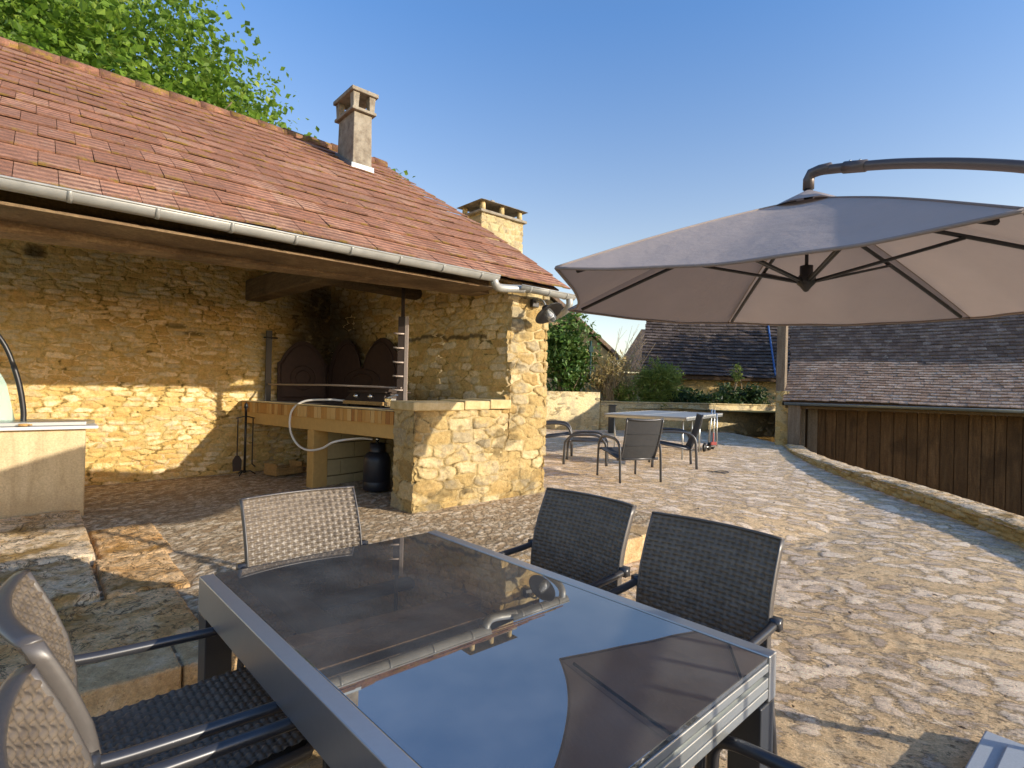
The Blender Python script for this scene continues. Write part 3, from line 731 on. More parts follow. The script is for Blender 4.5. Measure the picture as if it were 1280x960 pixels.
# gutters: open half rounds
def gutter(name, p0, p1, rad, parent, mat, nbr, brname='gutter_bracket'):
    p0 = np.asarray(p0); p1 = np.asarray(p1); t = (p1-p0)/np.linalg.norm(p1-p0); side = np.cross(t, Z3); side /= np.linalg.norm(side)
    mb = MB(); n = 14; vs = []
    outer = [(rad*math.cos(math.pi+math.pi*k/n), rad*math.sin(math.pi+math.pi*k/n)) for k in range(n+1)]
    inner = [(x*.93, y*.93+.0) for x, y in outer[::-1]]
    bead = [(rad*1.0, .008), (rad*1.06, .012), (rad*1.10, .004), (rad*1.06, -.006)]
    ring = outer+inner
    P = [p0+side*x+Z3*y for x, y in ring]; Q = [p1+side*x+Z3*y for x, y in ring]; m = len(ring)
    mb.add(P+Q, [(i, (i+1) % m, m+(i+1) % m, m+i) for i in range(m)]+[tuple(range(m-1, -1, -1)), tuple(range(m, 2*m))])
    for sgn in (1, -1): mb.tube([p0+side*rad*sgn*1.0, p1+side*rad*sgn*1.0], .0085, 8)
    g = part(name, mb, mat, parent, True)
    for i in range(nbr):
        c = p0+(p1-p0)*((i+.5)/nbr); mb = MB()
        ro = [(rad*1.07*math.cos(math.pi+math.pi*k/n), rad*1.07*math.sin(math.pi+math.pi*k/n)) for k in range(n+1)]
        ri = [(x*.95, y*.95) for x, y in ro[::-1]]; rg = ro+ri
        P = [c-t*.013+side*x+Z3*y for x, y in rg]; Q = [c+t*.013+side*x+Z3*y for x, y in rg]
        mb.add(P+Q, [(i2, (i2+1) % m, m+(i2+1) % m, m+i2) for i2 in range(m)]+[tuple(range(m-1, -1, -1)), tuple(range(m, 2*m))])
        part(brname, mb, mat, g, True)
    return g
gutter('gutter', B(-7.4, -.235, 2.556), B(-1.0, -.235, 2.566), .060, shed, M['zinc'], 14)
gutter('gutter', B(-.70, -.235, 2.515), B(.16, -.235, 2.515), .058, shed, M['zinc'], 3)
mb = MB(); mb.tube(catmull([B(-1.03, -.235, 2.53), B(-1.02, -.235, 2.49), B(-.96, -.215, 2.462), B(-.85, -.20, 2.468), B(-.72, -.215, 2.48), B(-.62, -.235, 2.485)], 6), .043, 14)
part('downpipe', mb, M['zinc'], shed, True)
mb = MB(); mb.tube(catmull([B(.10, -.235, 2.47), B(.10, -.235, 2.40), B(.10, -.16, 2.33), B(.09, .05, 2.26), B(.085, .16, 2.18), B(.085, .18, 1.9), B(.085, .18, .2)], 5), .04, 12)
part('downpipe', mb, M['zinc'], shed, True)

# cement chimney on the roof
ch = thing('cement_chimney', 'slim grey cement chimney with open slab cap standing on the red roof', 'chimney', B(-.88, 3.49, 4.5))
ca0, ca1, cb0, cb1 = -1.035, -.715, 3.18, 3.77
mb = MB(); mb.hexa([B(ca0, cb0, 4.3), B(ca1, cb0, 4.3), B(ca1, cb1, 4.3), B(ca0, cb1, 4.3)]+[B(ca0+.015, cb0+.02, 5.53), B(ca1-.015, cb0+.02, 5.53), B(ca1-.015, cb1-.02, 5.53), B(ca0+.015, cb1-.02, 5.53)])
part('shaft', mb, M['cement'], ch, bevel=.012)
mb = MB(); mb.bbox(ca0-.035, ca1+.035, cb0-.035, cb1+.035, 5.53, 5.575); part('lower_slab', mb, M['cement'], ch, bevel=.008)
mb = MB()
for aa in (ca0-.01, ca1-.07):
    for b_ in (cb0-.01, cb1-.09):
        mb = MB(); mb.hexa([B(aa, b_, 5.575), B(aa+.08, b_, 5.575), B(aa+.08, b_+.1, 5.575), B(aa, b_+.1, 5.575), B(aa-.012, b_-.01, 5.80), B(aa+.092, b_-.01, 5.80), B(aa+.092, b_+.11, 5.80), B(aa-.012, b_+.11, 5.80)]); part('cap_post', mb, M['cement'], ch, bevel=.006)
mb = MB(); mb.bbox(ca0-.055, ca1+.055, cb0-.055, cb1+.055, 5.80, 5.86); part('cap_slab', mb, M['cement'], ch, bevel=.01)
mb = MB(); mb.hexa([B(ca0-.02, cb0-.03, 4.50), B(ca1+.02, cb0-.03, 4.50), B(ca1+.02, cb0+.03, 4.50), B(ca0-.02, cb0+.03, 4.50), B(ca0-.02, cb0-.015, 4.735), B(ca1+.02, cb0-.015, 4.735), B(ca1+.02, cb0+.03, 4.735), B(ca0-.02, cb0+.03, 4.735)])
mb.hexa([B(ca0-.025, cb0-.03, 4.60), B(ca0+.01, cb0-.03, 4.60), B(ca0+.01, cb1, 4.95), B(ca0-.025, cb1, 4.95), B(ca0-.025, cb0-.03, 4.70), B(ca0+.01, cb0-.03, 4.70), B(ca0+.01, cb1, 5.06), B(ca0-.025, cb1, 5.06)])
part('flashing', mb, M['zinc_dark'], ch)

# stone chimney stack behind the verge
c2 = thing('stone_chimney', 'stone chimney with flat cap on short pillars behind the roof edge', 'chimney', (-.2, 9.9, 0))
cl = np.array([-.60, 9.5, 0]); W2 = .98; DP = .62
mb = MB(); at = []
at.append(relief(mb, cl+np.array([0, 0, 2.2]), D1, Z3, NN, W2, 2.26, .022, .20, .10, .018, 201))
at.append(relief(mb, cl-NN*DP+np.array([0, 0, 2.2]), NN, Z3, -D1, DP, 2.26, .022, .20, .10, .018, 203))
mb.boxp(cl+D1*.015-NN*.015+Z3*-.5, D1*(W2-.03), -NN*(DP-.03), Z3*4.95); at.append(flatattr(8))
part('shaft', mb, M['chim'], c2, True, attrs=cat_attrs(at))
mb = MB(); mb.boxp(cl-D1*.05+NN*.05+Z3*4.46, D1*(W2+.10), -NN*(DP+.10), Z3*.05); part('lower_slab', mb, M['cement'], c2, bevel=.012)
mb = MB()
for i, f in enumerate((.06, .5, .94)):
    for g_ in (.08, .92):
        mb = MB(); mb.lathe([(0, 0), (.055, 0), (.045, .16), (0, .16)], cl+D1*W2*f-NN*DP*g_+Z3*4.51, n=10); part('cap_pillar', mb, M['cap'], c2, True)
mb = MB(); p = cl-D1*.07+NN*.07+Z3*4.665; ex = D1*(W2+.14); ey = -NN*(DP+.14)
q = p+Z3*.05+ex*.13+ey*.13
mb.hexa([p, p+ex, p+ex+ey, p+ey, q, q+ex*.74, q+ex*.74+ey*.74, q+ey*.74]); part('cap_slab', mb, M['cement'], c2, bevel=.012)
mb = MB(); mb.boxp(p+ex*.45+ey*.45+Z3*.05, ex*.07, ey*.1, Z3*.13); part('cap_stone', mb, M['cement'], c2, bevel=.01)

# ================================================================== BARBECUE
bq = thing('barbecue', 'long masonry barbecue with brick edged worktop built against the side wall', 'barbecue', B(-1.6, 1.8, 0))
F0 = B(-1.78, .405, 0); F1 = B(-2.42, BACK-.03, 0); fd = F1-F0; FL = np.linalg.norm(fd); fd /= FL
fn = np.cross(fd, Z3); fn = fn if np.dot(fn, -D1) > 0 else -fn
FW = 1.17
mb = MB(); mb.boxp(F0+Z3*1.115+fn*.0, fd*FL, -fn*FW, Z3*.045); part('worktop', mb, M['worktop'], bq, bevel=.004)
mb = MB(); mb.boxp(F0+Z3*1.152+fn*.022, fd*FL, -fn*.10, Z3*.012); part('mortar_edge', mb, M['white'] if False else M['cap'], bq, bevel=.003)
mb = MB(); x = .004
while x < FL-.03:
    wd = min(random.uniform(.055, .085), FL-x-.004); mb.boxp(F0+fd*x+Z3*1.015+fn*random.uniform(.017, .024), fd*(wd-.005), -fn*.11, Z3*.132); x += wd
part('brick_edge', mb, M['brick'], bq, bevel=.003)
mb = MB(); mb.boxp(F0+fd*.005+Z3*.865-fn*.004, fd*(FL-.005), -fn*.22, Z3*.15); part('lintel', mb, M['lintel'], bq, bevel=.006)
mb = MB(); mb.boxp(F0+fd*1.42-fn*.01+Z3*.1, fd*.13, -fn*.20, Z3*.765); part('pier', mb, M['lintel'], bq, bevel=.008)
mb = MB()
for r_ in range(4):
    for c_ in range(3):
        x0 = .215+c_*.40-(.2 if r_ % 2 else 0); x1 = x0+.392; x0 = max(x0, .215); x1 = min(x1, 1.1)
        mb.boxp(F0+fd*1.43-fn*x0+Z3*(.10+r_*.20), fd*.12, -fn*(x1-x0), Z3*(.19 if r_ < 3 else .165))
part('block_wall', mb, M['block'], bq, bevel=.006)

def fireback(label, P0, along, nrm, w, h0, h1, double=False):
    pts = [(0, 0), (w, 0), (w, h0)]
    n = 18
    if not double:
        for k in range(n+1):
            f = k/n; s = math.sin(math.pi*f)
            pts.append((w*(1-.06-f*.88), h0+.03+(h1-h0-.03)*min(1, s**.8*1.0)))
    else:
        for c0 in (.755, .245):
            for k in range(n//2+1):
                f = k/(n//2); pts.append((w*(c0+.235-.47*f), h0+(h1-h0)*math.sin(math.pi*f)**.6))
    pts.append((0, h0))
    o = thing('fireback', label, 'fireback', P0, 'cast iron firebacks')
    lean = nrm*.0
    def W_(x, z, d): return P0+along*x+Z3*z*.995+nrm*(.05-.03*z/h1+d)
    mb = MB(); mb.extrude([W_(x, z, 0) for x, z in pts], nrm*.02); part('plate', mb, M['fireback'], o)
    mb = MB()
    inn = [(w*.5+(x-w*.5)*.88, .05+z*.88) for x, z in pts]; loop = [W_(x, z, .022) for x, z in inn]; mb.tube(loop+[loop[0]], .012, 6, False)
    for s_ in (.35, .6): mb.tube([W_(w*.5+w*.26*s_*1.6*math.cos(q_), h0*.62+h0*.34*s_*1.6*math.sin(q_), .02) for q_ in np.linspace(0, 6.283, 20)], .010, 6, False)
    part('moulding', mb, M['fireback'], o, True)
    return o
sdn = sn
pc = B(SA1, BACK, 0)
fireback('dark cast iron fireback with arched top against the back wall', B(-1.99, BACK-.02, 1.16), D1, NN, .72, .54, .87)
fireback('twin arched rusty fireback leaning on the side wall behind the griddle', pc-sd*1.72+Z3*1.16+sn*.03, sd, sn, 1.60, .50, .90, True)

# rotisserie uprights
ro = thing('spit_post', 'tall flat iron spit post with pegs standing on the barbecue near the low wall', 'spit post', B(-1.46, .83, 1.16), 'rotisserie posts')
cpt = B(-1.46, .83, 0); ed = D1*.75-NN*.0
vx = np.array([1, .0, 0])
mb = MB(); mb.boxp(cpt+np.array([-.058, 0, 1.16]), vx*.074, np.array([0, .018, 0]), Z3*1.03); part('post_plate', mb, M['iron'], ro)
mb = MB(); mb.boxp(cpt+np.array([.017, -.004, 1.16]), vx*.040, np.array([0, .030, 0]), Z3*1.035); part('post_edge', mb, M['lightiron'], ro, bevel=.003)  # sunlit edge of the post made as a paler strip
for z in (1.365, 1.52, 1.675, 1.835, 1.995):
    mb = MB(); mb.tube([cpt+np.array([.016, -.02, z]), cpt+np.array([-.06, -.03, z]), cpt+np.array([-.10, -.035, z+.006])], .011, 6); part('peg', mb, M['lightiron'], ro, True)
mb = MB(); mb.tube([cpt+np.array([0, .01, 2.18]), cpt+np.array([0, .01, 2.62])], .010, 8); mb.tube([cpt+np.array([-.02, .015, 2.18]), cpt+np.array([-.02, .015, 2.62])], .014, 8); part('hanging_rod', mb, M['iron'], ro, True)
rl = thing('spit_post', 'shorter black iron spit post beside the back wall fireback', 'spit post', B(-2.12, BACK-.12, 1.16), 'rotisserie posts')
lpt = B(-2.135, BACK-.13, 0)
mb = MB(); mb.boxp(lpt+Z3*1.16-D1*.03, D1*.075, -NN*.03, Z3*.97); part('post_plate', mb, M['black'], rl)
mb = MB(); mb.tube([lpt+Z3*2.03-D1*.075+NN*.02, lpt+Z3*2.03+D1*.11+NN*.02], .012, 6); part('peg', mb, M['black'], rl, True)
sp = MB(); sp.tube([lpt+Z3*1.39+NN*.04, (lpt*.5+cpt*.5)+Z3*1.40, cpt+Z3*1.39], .012, 8)
o = part('spit_rod', sp, M['lightiron'], None, True); tag(o, 'thin iron spit resting between the two posts over the worktop', 'spit rod')

# gas griddle and hose
gc = F0+fd*.86-fn*.30
gr = thing('gas_griddle', 'small steel gas griddle with two knobs on the barbecue worktop', 'griddle', gc+Z3*1.16)
def G(x, y, z): return gc+fd*(-x)-fn*y+Z3*z      # x right along the front, y into the worktop
def gbox(mb, x0, x1, y0, y1, z0, z1): return mb.boxp(G(x0, y0, z0), G(x1, y0, z0)-G(x0, y0, z0), G(x0, y1, z0)-G(x0, y0, z0), Z3*(z1-z0))
mb = MB(); gbox(mb, -.36, .36, -.04, .38, 1.185, 1.225); part('tray', mb, M['crate'], gr, bevel=.004)
mb = MB(); mb.hexa([G(-.36, -.02, 1.226), G(.34, -.02, 1.226), G(.34, .36, 1.226), G(-.36, .36, 1.226), G(-.30, .03, 1.325), G(.32, .03, 1.325), G(.32, .36, 1.325), G(-.30, .36, 1.325)]); part('body', mb, M['iron'], gr, bevel=.004)
mb = MB(); gbox(mb, -.33, .34, .0, .40, 1.326, 1.342); mb.hexa([G(-.10, .1, 1.342), G(.28, .1, 1.342), G(.28, .36, 1.342), G(-.10, .36, 1.342), G(.02, .14, 1.375), G(.26, .14, 1.375), G(.26, .34, 1.375), G(.02, .34, 1.375)]); part('hot_plate', mb, M['iron'], gr, bevel=.004)
for x in (-.14, .12):
    mb = MB(); ax = fn*.9+Z3*.35; mb.lathe([(0, .05), (.022, .05), (.026, .02), (.03, 0), (0, 0)], G(x, .005, 1.275), ax, 12); part('knob', mb, M['steel'], gr, True)
mb = MB(); gbox(mb, .342, .46, .0, .20, 1.172, 1.27); mb.tube([G(.36, .02, 1.27), G(.45, .06, 1.31), G(.52, .14, 1.30)], .012, 6); part('drip_cup', mb, M['steel'], gr, bevel=.004)
for x in (-.3, .3):
    for y in (.0, .33):
        mb = MB(); gbox(mb, x-.015, x+.015, y-.015, y+.015, 1.16, 1.186); part('foot', mb, M['black'], gr)
botc = B(-1.56, 1.18, 0)
hp = [G(-.36, .03, 1.215), G(-.55, -.10, 1.225), G(-.80, -.26, 1.20), G(-.93, -.335, 1.10), G(-.97, -.35, .95), G(-.93, -.35, .80), G(-.80, -.345, .68), G(-.60, -.335, .63), G(-.35, -.32, .67), G(-.15, -.29, .76), G(.02, -.1, .80), botc+np.array([-.05, -.02, .79])]
hp = [np.asarray(q) for q in hp]
mb = MB(); mb.tube(catmull(hp, 8), .013, 10); part('gas_hose', mb, M['rubber_white'], gr, True)
gb = thing('gas_bottle', 'dark blue gas bottle on the floor under the barbecue worktop', 'gas bottle', botc+Z3*.2)
z0 = .205
mb = MB(); mb.lathe([(0, 0), (.14, 0), (.155, .02), (.155, .10), (.152, .105), (.155, .11), (.155, .34), (.148, .38), (.12, .425), (.07, .45), (0, .455)], botc+Z3*z0, n=28); part('cylinder', mb, M['gasblue'], gb, True)
mb = MB(); mb.lathe([(.085, .43), (.09, .54), (.083, .54), (.078, .43)], botc+Z3*z0, n=20); part('collar', mb, M['gasblue'], gb, True)
mb = MB(); mb.lathe([(0, .45), (.02, .45), (.018, .57), (.03, .575), (.03, .60), (0, .60)], botc+Z3*z0, n=10); part('valve', mb, M['steel'], gb, True)
# crate and fire irons
cr = thing('wooden_crate', 'small open pine crate on the floor under the barbecue', 'crate', B(-2.0, 2.9, .2))
c0 = B(-2.18, 2.72, .205); ex = D1*.36*.9-NN*.10; ex /= np.linalg.norm(ex); ey = np.cross(Z3, ex)
mb = MB(); mb.boxp(c0, ex*.018, ey*.26, Z3*.15); part('end_board', mb, M['crate'], cr)
mb = MB(); mb.boxp(c0+ex*.38, ex*.018, ey*.26, Z3*.15); part('end_board', mb, M['crate'], cr)
mb = MB()
for y in (0, .248): mb.boxp(c0+ex*.018+ey*y, ex*.362, ey*.012, Z3*.06); mb.boxp(c0+ex*.018+ey*y+Z3*.068, ex*.362, ey*.012, Z3*.025)
part('side_slat', mb, M['crate'], cr)
mb = MB(); mb.boxp(c0+ex*.018+ey*.012, ex*.362, ey*.236, Z3*.012); part('bottom', mb, M['crate'], cr)
fi = thing('fire_iron_stand', 'dark iron stand with hanging hearth tools near the barbecue end', 'fire irons', B(-2.50, 3.0, .2))
fc = B(-2.47, 3.06, .2)
mb = MB(); mb.tube([fc+Z3*.03, fc+Z3*.88], .016, 8); mb.lathe([(0, .86), (.03, .88), (.022, .92), (.012, .94), (0, .95)], fc, n=10); part('stem', mb, M['black'], fi, True)
mb = MB()
for an in (0, 2.1, 4.2):
    d_ = np.array([math.cos(an+.5), math.sin(an+.5), 0]); mb.tube([fc+Z3*.05, fc+d_*.07+Z3*.05, fc+d_*.13+Z3*.008], .010, 6)
part('tripod_foot', mb, M['black'], fi, True)
mb = MB(); mb.tube([fc+D1*-.12+Z3*.74, fc+Z3*.77, fc+D1*.11+Z3*.74], .008, 6); part('tool_hook', mb, M['black'], fi, True)
s_ = fc-D1*.10+NN*.02
mb = MB(); mb.tube([s_+Z3*.76, s_+Z3*.24], .008, 6); mb.extrude([s_+D1*x+Z3*z for x, z in ((-.05, .06), (.05, .06), (.055, .20), (.02, .26), (-.02, .26), (-.055, .20))], NN*.012)
o = part('hearth_shovel', mb, M['iron'], None); tag(o, 'rusty hearth shovel hanging on the iron stand', 'shovel')
mb = MB(); s_ = fc+D1*.09; mb.tube([s_+Z3*.75, s_+Z3*.14, s_+Z3*.10+D1*.04], .008, 6); o = part('poker', mb, M['iron'], None, True); tag(o, 'iron poker hanging on the right of the hearth stand', 'poker')

# wall lamp on the pillar
lp = thing('wall_lamp', 'dark swan neck wall lamp with disc shade on the sunny pillar', 'lamp', B(-.28, 0, 2.4))
mt = B(-.27, -.03, 2.40)
mb = MB(); mb.bbox(-.32, -.22, -.065, -.015, 2.35, 2.44); part('front_plate', mb, M['black'], lp, bevel=.006)
hd = B(-.315, -.30, 2.275)
axn = NN*.62+D1*.10-Z3*.78; axn /= np.linalg.norm(axn)
mb = MB(); mb.tube(catmull([B(-.27, -.06, 2.40), B(-.275, -.12, 2.42), B(-.285, -.19, 2.405), B(-.30, -.24, 2.36), hd-axn*.06], 6), .012, 8); part('swan_neck', mb, M['zinc'], lp, True)
mb = MB(); mb.lathe([(.0, -.075), (.035, -.07), (.045, -.03), (.06, -.02), (.16, .028), (.172, .030), (.160, .034), (.06, -.010), (.03, -.012), (0, -.012)], hd, axn, 32); part('shade', mb, M['black'], lp, True)
mb = MB(); mb.lathe([(.046, -.005), (.05, .05), (.045, .11), (.025, .14), (0, .145)], hd, axn, 20); part('glass_cover', mb, M['bulbglass'], lp, True)
mb = MB(); mb.lathe([(.014, -.005), (.016, .02), (.027, .06), (.024, .085), (0, .095)], hd, axn, 16); part('bulb', mb, M['white'], lp, True)

# ================================================================== COUNTER
ct = thing('serving_counter', 'low rendered sand coloured counter with thin white top at far left', 'counter', B(-4.8, 1.9, .15))
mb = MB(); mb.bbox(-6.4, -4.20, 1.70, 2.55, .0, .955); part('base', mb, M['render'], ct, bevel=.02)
mb = MB(); mb.bbox(-6.45, -4.115, 1.64, 2.62, .957, .985); part('worktop', mb, M['white'], ct, bevel=.006)
mb = MB(); mb.extrude([B(-4.95, 1.70, .987), B(-4.20, 1.70, .987), B(-4.12, 1.95, .987), B(-4.6, 2.2, .987), B(-4.95, 2.0, .987)], Z3*.035)
o = part('folded_grill_lid', mb, M['alu_light'], None, bevel=.006); tag(o, 'thin folded grey metal tray lying on the white counter top', 'tray')
mb = MB(); p0 = B(-4.66, 1.665, 1.002); mb.tube([p0, p0+D1*.06], .012, 10); mb.tube([p0+D1*.06, p0+D1*.09], .007, 8)
o = part('grill_brush', mb, M['crate'], None, True); tag(o, 'short orange wooden grill brush on the edge of the white counter', 'brush')
hood = thing('glass_splash_guard', 'curved black tube holding a pale green glass pane on the counter', 'splash guard', B(-4.75, 1.9, .99))
curve = catmull([B(-5.2, 1.95, 1.98), B(-4.95, 1.95, 1.92), B(-4.78, 1.93, 1.72), B(-4.68, 1.92, 1.42), B(-4.635, 1.92, 1.15), B(-4.63, 1.92, .985)], 7)
mb = MB(); mb.tube(curve[:-16], .020, 10); mb.tube(curve[-17:], .022, 10); part('curved_tube', mb, M['black'], hood, True)
mb = MB(); mb.extrude([B(-5.4, 2.02, .99), B(-4.68, 2.02, .99), B(-4.75, 2.02, 1.35), B(-4.84, 2.02, 1.55), B(-4.98, 2.02, 1.60), B(-5.4, 2.02, 1.60)], -NN*.008); part('glass_pane', mb, M['greenglass'], hood)

# ================================================================== DINING TABLE
tb = thing('dining_table', 'grey aluminium garden table with mirror black glass top', 'table', T(.77, .5, 0))
mb = MB(); mb.tbox(.0, TL, 0, .046, .622, .742); o = part('side_rail', mb, M['alu'], tb, bevel=.003)
mb = MB(); mb.tbox(.0, TL, TWD-.046, TWD, .622, .742); part('side_rail', mb, M['alu'], tb, bevel=.003)
mb = MB(); mb.tbox(.002, TL-.004, .049, TWD-.049, .726, .7385); part('glass_top', mb, M['glass'], tb, bevel=.0015)
mb = MB()
for (z0, z1, d) in ((.703, .7245, .0), (.690, .702, -.012), (.662, .688, .0), (.634, .659, .0)):
    mb.tbox(TL-.05, TL+d-.001, .048, TWD-.048, z0, z1)
part('extension_leaf', mb, M['alu_light'], tb, bevel=.0025)
mb = MB(); mb.tbox(.003, .05, .048, TWD-.048, .634, .724); part('end_rail', mb, M['alu'], tb, bevel=.003)
for (u, v) in ((.002, .002), (.002, TWD-.088), (TL-.088, .002), (TL-.088, TWD-.088)):
    mb = MB(); mb.tbox(u, u+.086, v, v+.086, 0.004, .620); part('leg', mb, M['leg'], tb, bevel=.004)

# ================================================================== WICKER CHAIRS
def weave(mb, P, Nf, w, h, nu, nv, amp, sub=4, seed=0):
    """woven sheet: P(s,t) and normal for s,t in 0..1; nu stakes, nv strands"""
    nx = nu*sub+1; ny = nv*sub+1
    s, t = np.meshgrid(np.linspace(0, 1, nx), np.linspace(0, 1, ny))
    U = s*nu; V = t*nv; row = np.minimum(np.floor(V+1e-6), nv-1); tt = V-row
    prof = (1-(2*tt-1)**4)
    hgt = amp*np.where(row % 2 == 0, 1, -1)*np.cos(math.pi*U)*prof-amp*2.6*(1-prof)
    du = np.abs(U-np.round(U)); stake = np.where(du < .20, -amp*.15, -amp*2.6)
    hgt = np.maximum(hgt, stake)
    Pp = P(s, t); Nn = Nf(s, t)
    G_ = Pp+Nn*hgt[..., None]
    mb.grid(G_); mb.r[-1] = _h(row.ravel(), np.floor(U.ravel()*.5), seed)*.9
def chair_proto():
    root = thing('wicker_chair', '', 'chair')
    HW = .258
    def prof(t):      # side profile of the back: t 0 bottom (seat) .. 1 top -> (y, z)
        ys = np.interp(t, [0, .2, .4, .6, .8, 1], [-.205, -.200, -.203, -.222, -.258, -.305]); zs_ = .40+.492*t
        return ys, zs_
    def bow(s, t): return -.042*(1-(2*s-1)**2)*(.35+.65*t)
    def PB(off):
        def f(s, t):
            y, z = prof(t); return np.stack([(s-.5)*2*HW, y+bow(s, t)+off, z+0*s], -1)
        return f
    Nf = lambda s, t: np.stack([-.38*(2*s-1)*-1*-1, np.ones_like(s)*.95, .16+0*s], -1)
    Nb = lambda s, t: -Nf(s, t)
    mb = MB()
    weave(mb, PB(.010), Nf, 0, 0, 19, 28, .0040, 6, 3)
    k = mb.n; 
    weave(mb, PB(-.010), Nb, 0, 0, 19, 28, .0040, 6, 5)
    back = part('backrest', mb, M['wicker'], root, True)
    # top roll and side edges
    mb = MB(); S = np.linspace(0, 1, 15); mb.ell([np.array([(s-.5)*2*(HW+.004), prof(1.0)[0]+bow(s, 1.0), .892]) for s in S], (0, .97, .24), (0, -.24, .97), .019, .0065); part('top_roll', mb, M['wrap'], root, True)
    for sg in (-1, 1):
        mb = MB(); mb.ell([np.array([sg*(HW+.002), prof(t)[0], prof(t)[1]]) for t in np.linspace(0.0, 1.0, 14)], (0, 1, 0), (1, 0, 0), .019, .0060); part('side_post', mb, M['wrap'], root, True)
    # seat
    def PS(off):
        def f(s, t): return np.stack([(s-.5)*2*(HW-.01), -.20+.47*t, .445+off-.012*np.sin(math.pi*t)*np.sin(math.pi*s)+.012*t], -1)
        return f
    mb = MB(); weave(mb, PS(.010), lambda s, t: np.stack([0*s, 0*s, 1+0*s], -1), 0, 0, 22, 24, .0036, 6, 9)
    mb.box(-HW+.012, HW-.012, -.195, .268, .415, .444, .4); part('seat', mb, M['wicker'], root, True)
    mb = MB(); mb.tube([np.array(p) for p in ((-HW, -.2, .43), (-HW, .25, .44), (-HW+.03, .275, .44), (HW-.03, .275, .44), (HW, .25, .44), (HW, -.2, .43))], .017, 10); part('seat_frame', mb, M['wrap'], root, True)
    for sg in (-1, 1):
        x = sg*(HW+.018)
        mb = MB(); mb.tube(catmull([(x, -.215, .622), (x, -.12, .613), (x, .10, .602), (x, .245, .594), (x, .290, .568), (x, .298, .50)], 5), .0150, 12)
        mb.box(x-.020, x+.020, -.232, -.196, .604, .642); part('arm', mb, M['armtube'], root, True)
        mb = MB(); mb.tube([(x, .298, .50), (x, .300, .25), (x, .305, .0)], [.0150, .0150, .014], 10); part('front_leg', mb, M['armtube'], root, True)
        mb = MB(); mb.tube([(sg*(HW+.004), -.205, .42), (sg*(HW+.004), -.25, .2), (sg*(HW+.004), -.29, .0)], .0150, 10); part('rear_leg', mb, M['armtube'], root, True)
    return root
proto = chair_proto()
def place_chair(o, u, v, fdir, label, zl=.012):
    p = T(u, v, 0); ang = math.atan2(fdir[1], fdir[0])-math.pi/2
    gz = float(ground_z(p[0], p[1])) if False else 0.0
    o.location = (p[0], p[1], zl); o.rotation_euler = (0, 0, ang)
    o['label'] = label; o['group'] = 'wicker chairs around the glass table'
place_chair(proto, -.115, .52, TU, 'sunlit wicker chair at the far left end of the table, facing the camera')
spots = [(.455, 1.265, -TV, 'brown wicker chair on the long far side, nearer to the pillar'),
         (1.106, 1.225, -TV, 'largest brown wicker chair on the right, at the table corner'),
         (.455, -.158, TV, 'wicker chair at the left with arm and seat pushed under the table'),
         (1.095, -.170, TV, 'wicker chair cut off by the bottom left corner, only its backrest showing'),
         (1.80, .470, -TU, 'wicker chair at the near table end, only one dark arm tube in view')]
for (u, v, fdv, lab) in spots: place_chair(copy_tree(proto), u, v, fdv, lab)

# ================================================================== PARASOL
um = thing('cantilever_parasol', 'taupe cantilever parasol hanging from a curved bronze arm', 'parasol', (2.50, 1.72, 0))
HUB = np.array([1.67, 3.14, 0])
tips = [np.array(p) for p in ((.19, 2.545, 1.985), (.39, 3.915, 1.99), (1.80, 4.60, 2.015), (3.10, 3.72, 1.975), (3.02, 2.38, 1.985), (1.50, 1.62, 1.985))]
topz = 2.545
rims = []; mb = MB(); ns, nt_ = 30, 30
for i in range(6):
    A_, C_ = tips[i], tips[(i+1) % 6]; Pg = np.zeros((nt_, ns, 3))
    for ti in range(nt_):
        t = ti/(nt_-1)
        for si in range(ns):
            s = si/(ns-1); rim = A_*(1-s)+C_*s
            bul = 4*s*(1-s)
            top = np.array([HUB[0], HUB[1], topz])
            t2 = t*(1-.065*bul)
            p = top*(1-t2)+rim*t2
            p[2] = top[2]*(1-t)+rim[2]*t+.020*math.sin(math.pi*t)-.042*bul*t**1.5
            p[2] += .022*(float(fbm(p[0]*2.2+i, p[1]*2.2, 5, 3))-.44)*t*(.25+bul)*(1-.75*t*t)+.003*bul*t*t*math.sin(s*19+i*2+3*t)
            Pg[ti, si] = p
    mb.grid(Pg); rims.append([q-Z3*.004 for q in Pg[-1]])
can = part('canopy', mb, M['canopy'], um, True)
# hem along the rim
for i in range(6):
    L_ = rims[i]
    mb = MB(); mb.tube(L_, .008, 6); part('hem', mb, M['canopy_seam'], um, True)
for i in range(6):
    top_ = np.array([HUB[0], HUB[1], topz]); L_ = []
    for t in np.linspace(.06, 1, 24):
        q = top_*(1-t)+tips[i]*t; q[2] += .020*math.sin(math.pi*t)+.022*(float(fbm(q[0]*2.2+i, q[1]*2.2, 5, 3))-.44)*t*.25*(1-.75*t*t)+.002; L_.append(q)
    mb = MB(); mb.tube(L_, .0055, 6); part('seam', mb, M['canopy_seam'], um, True)
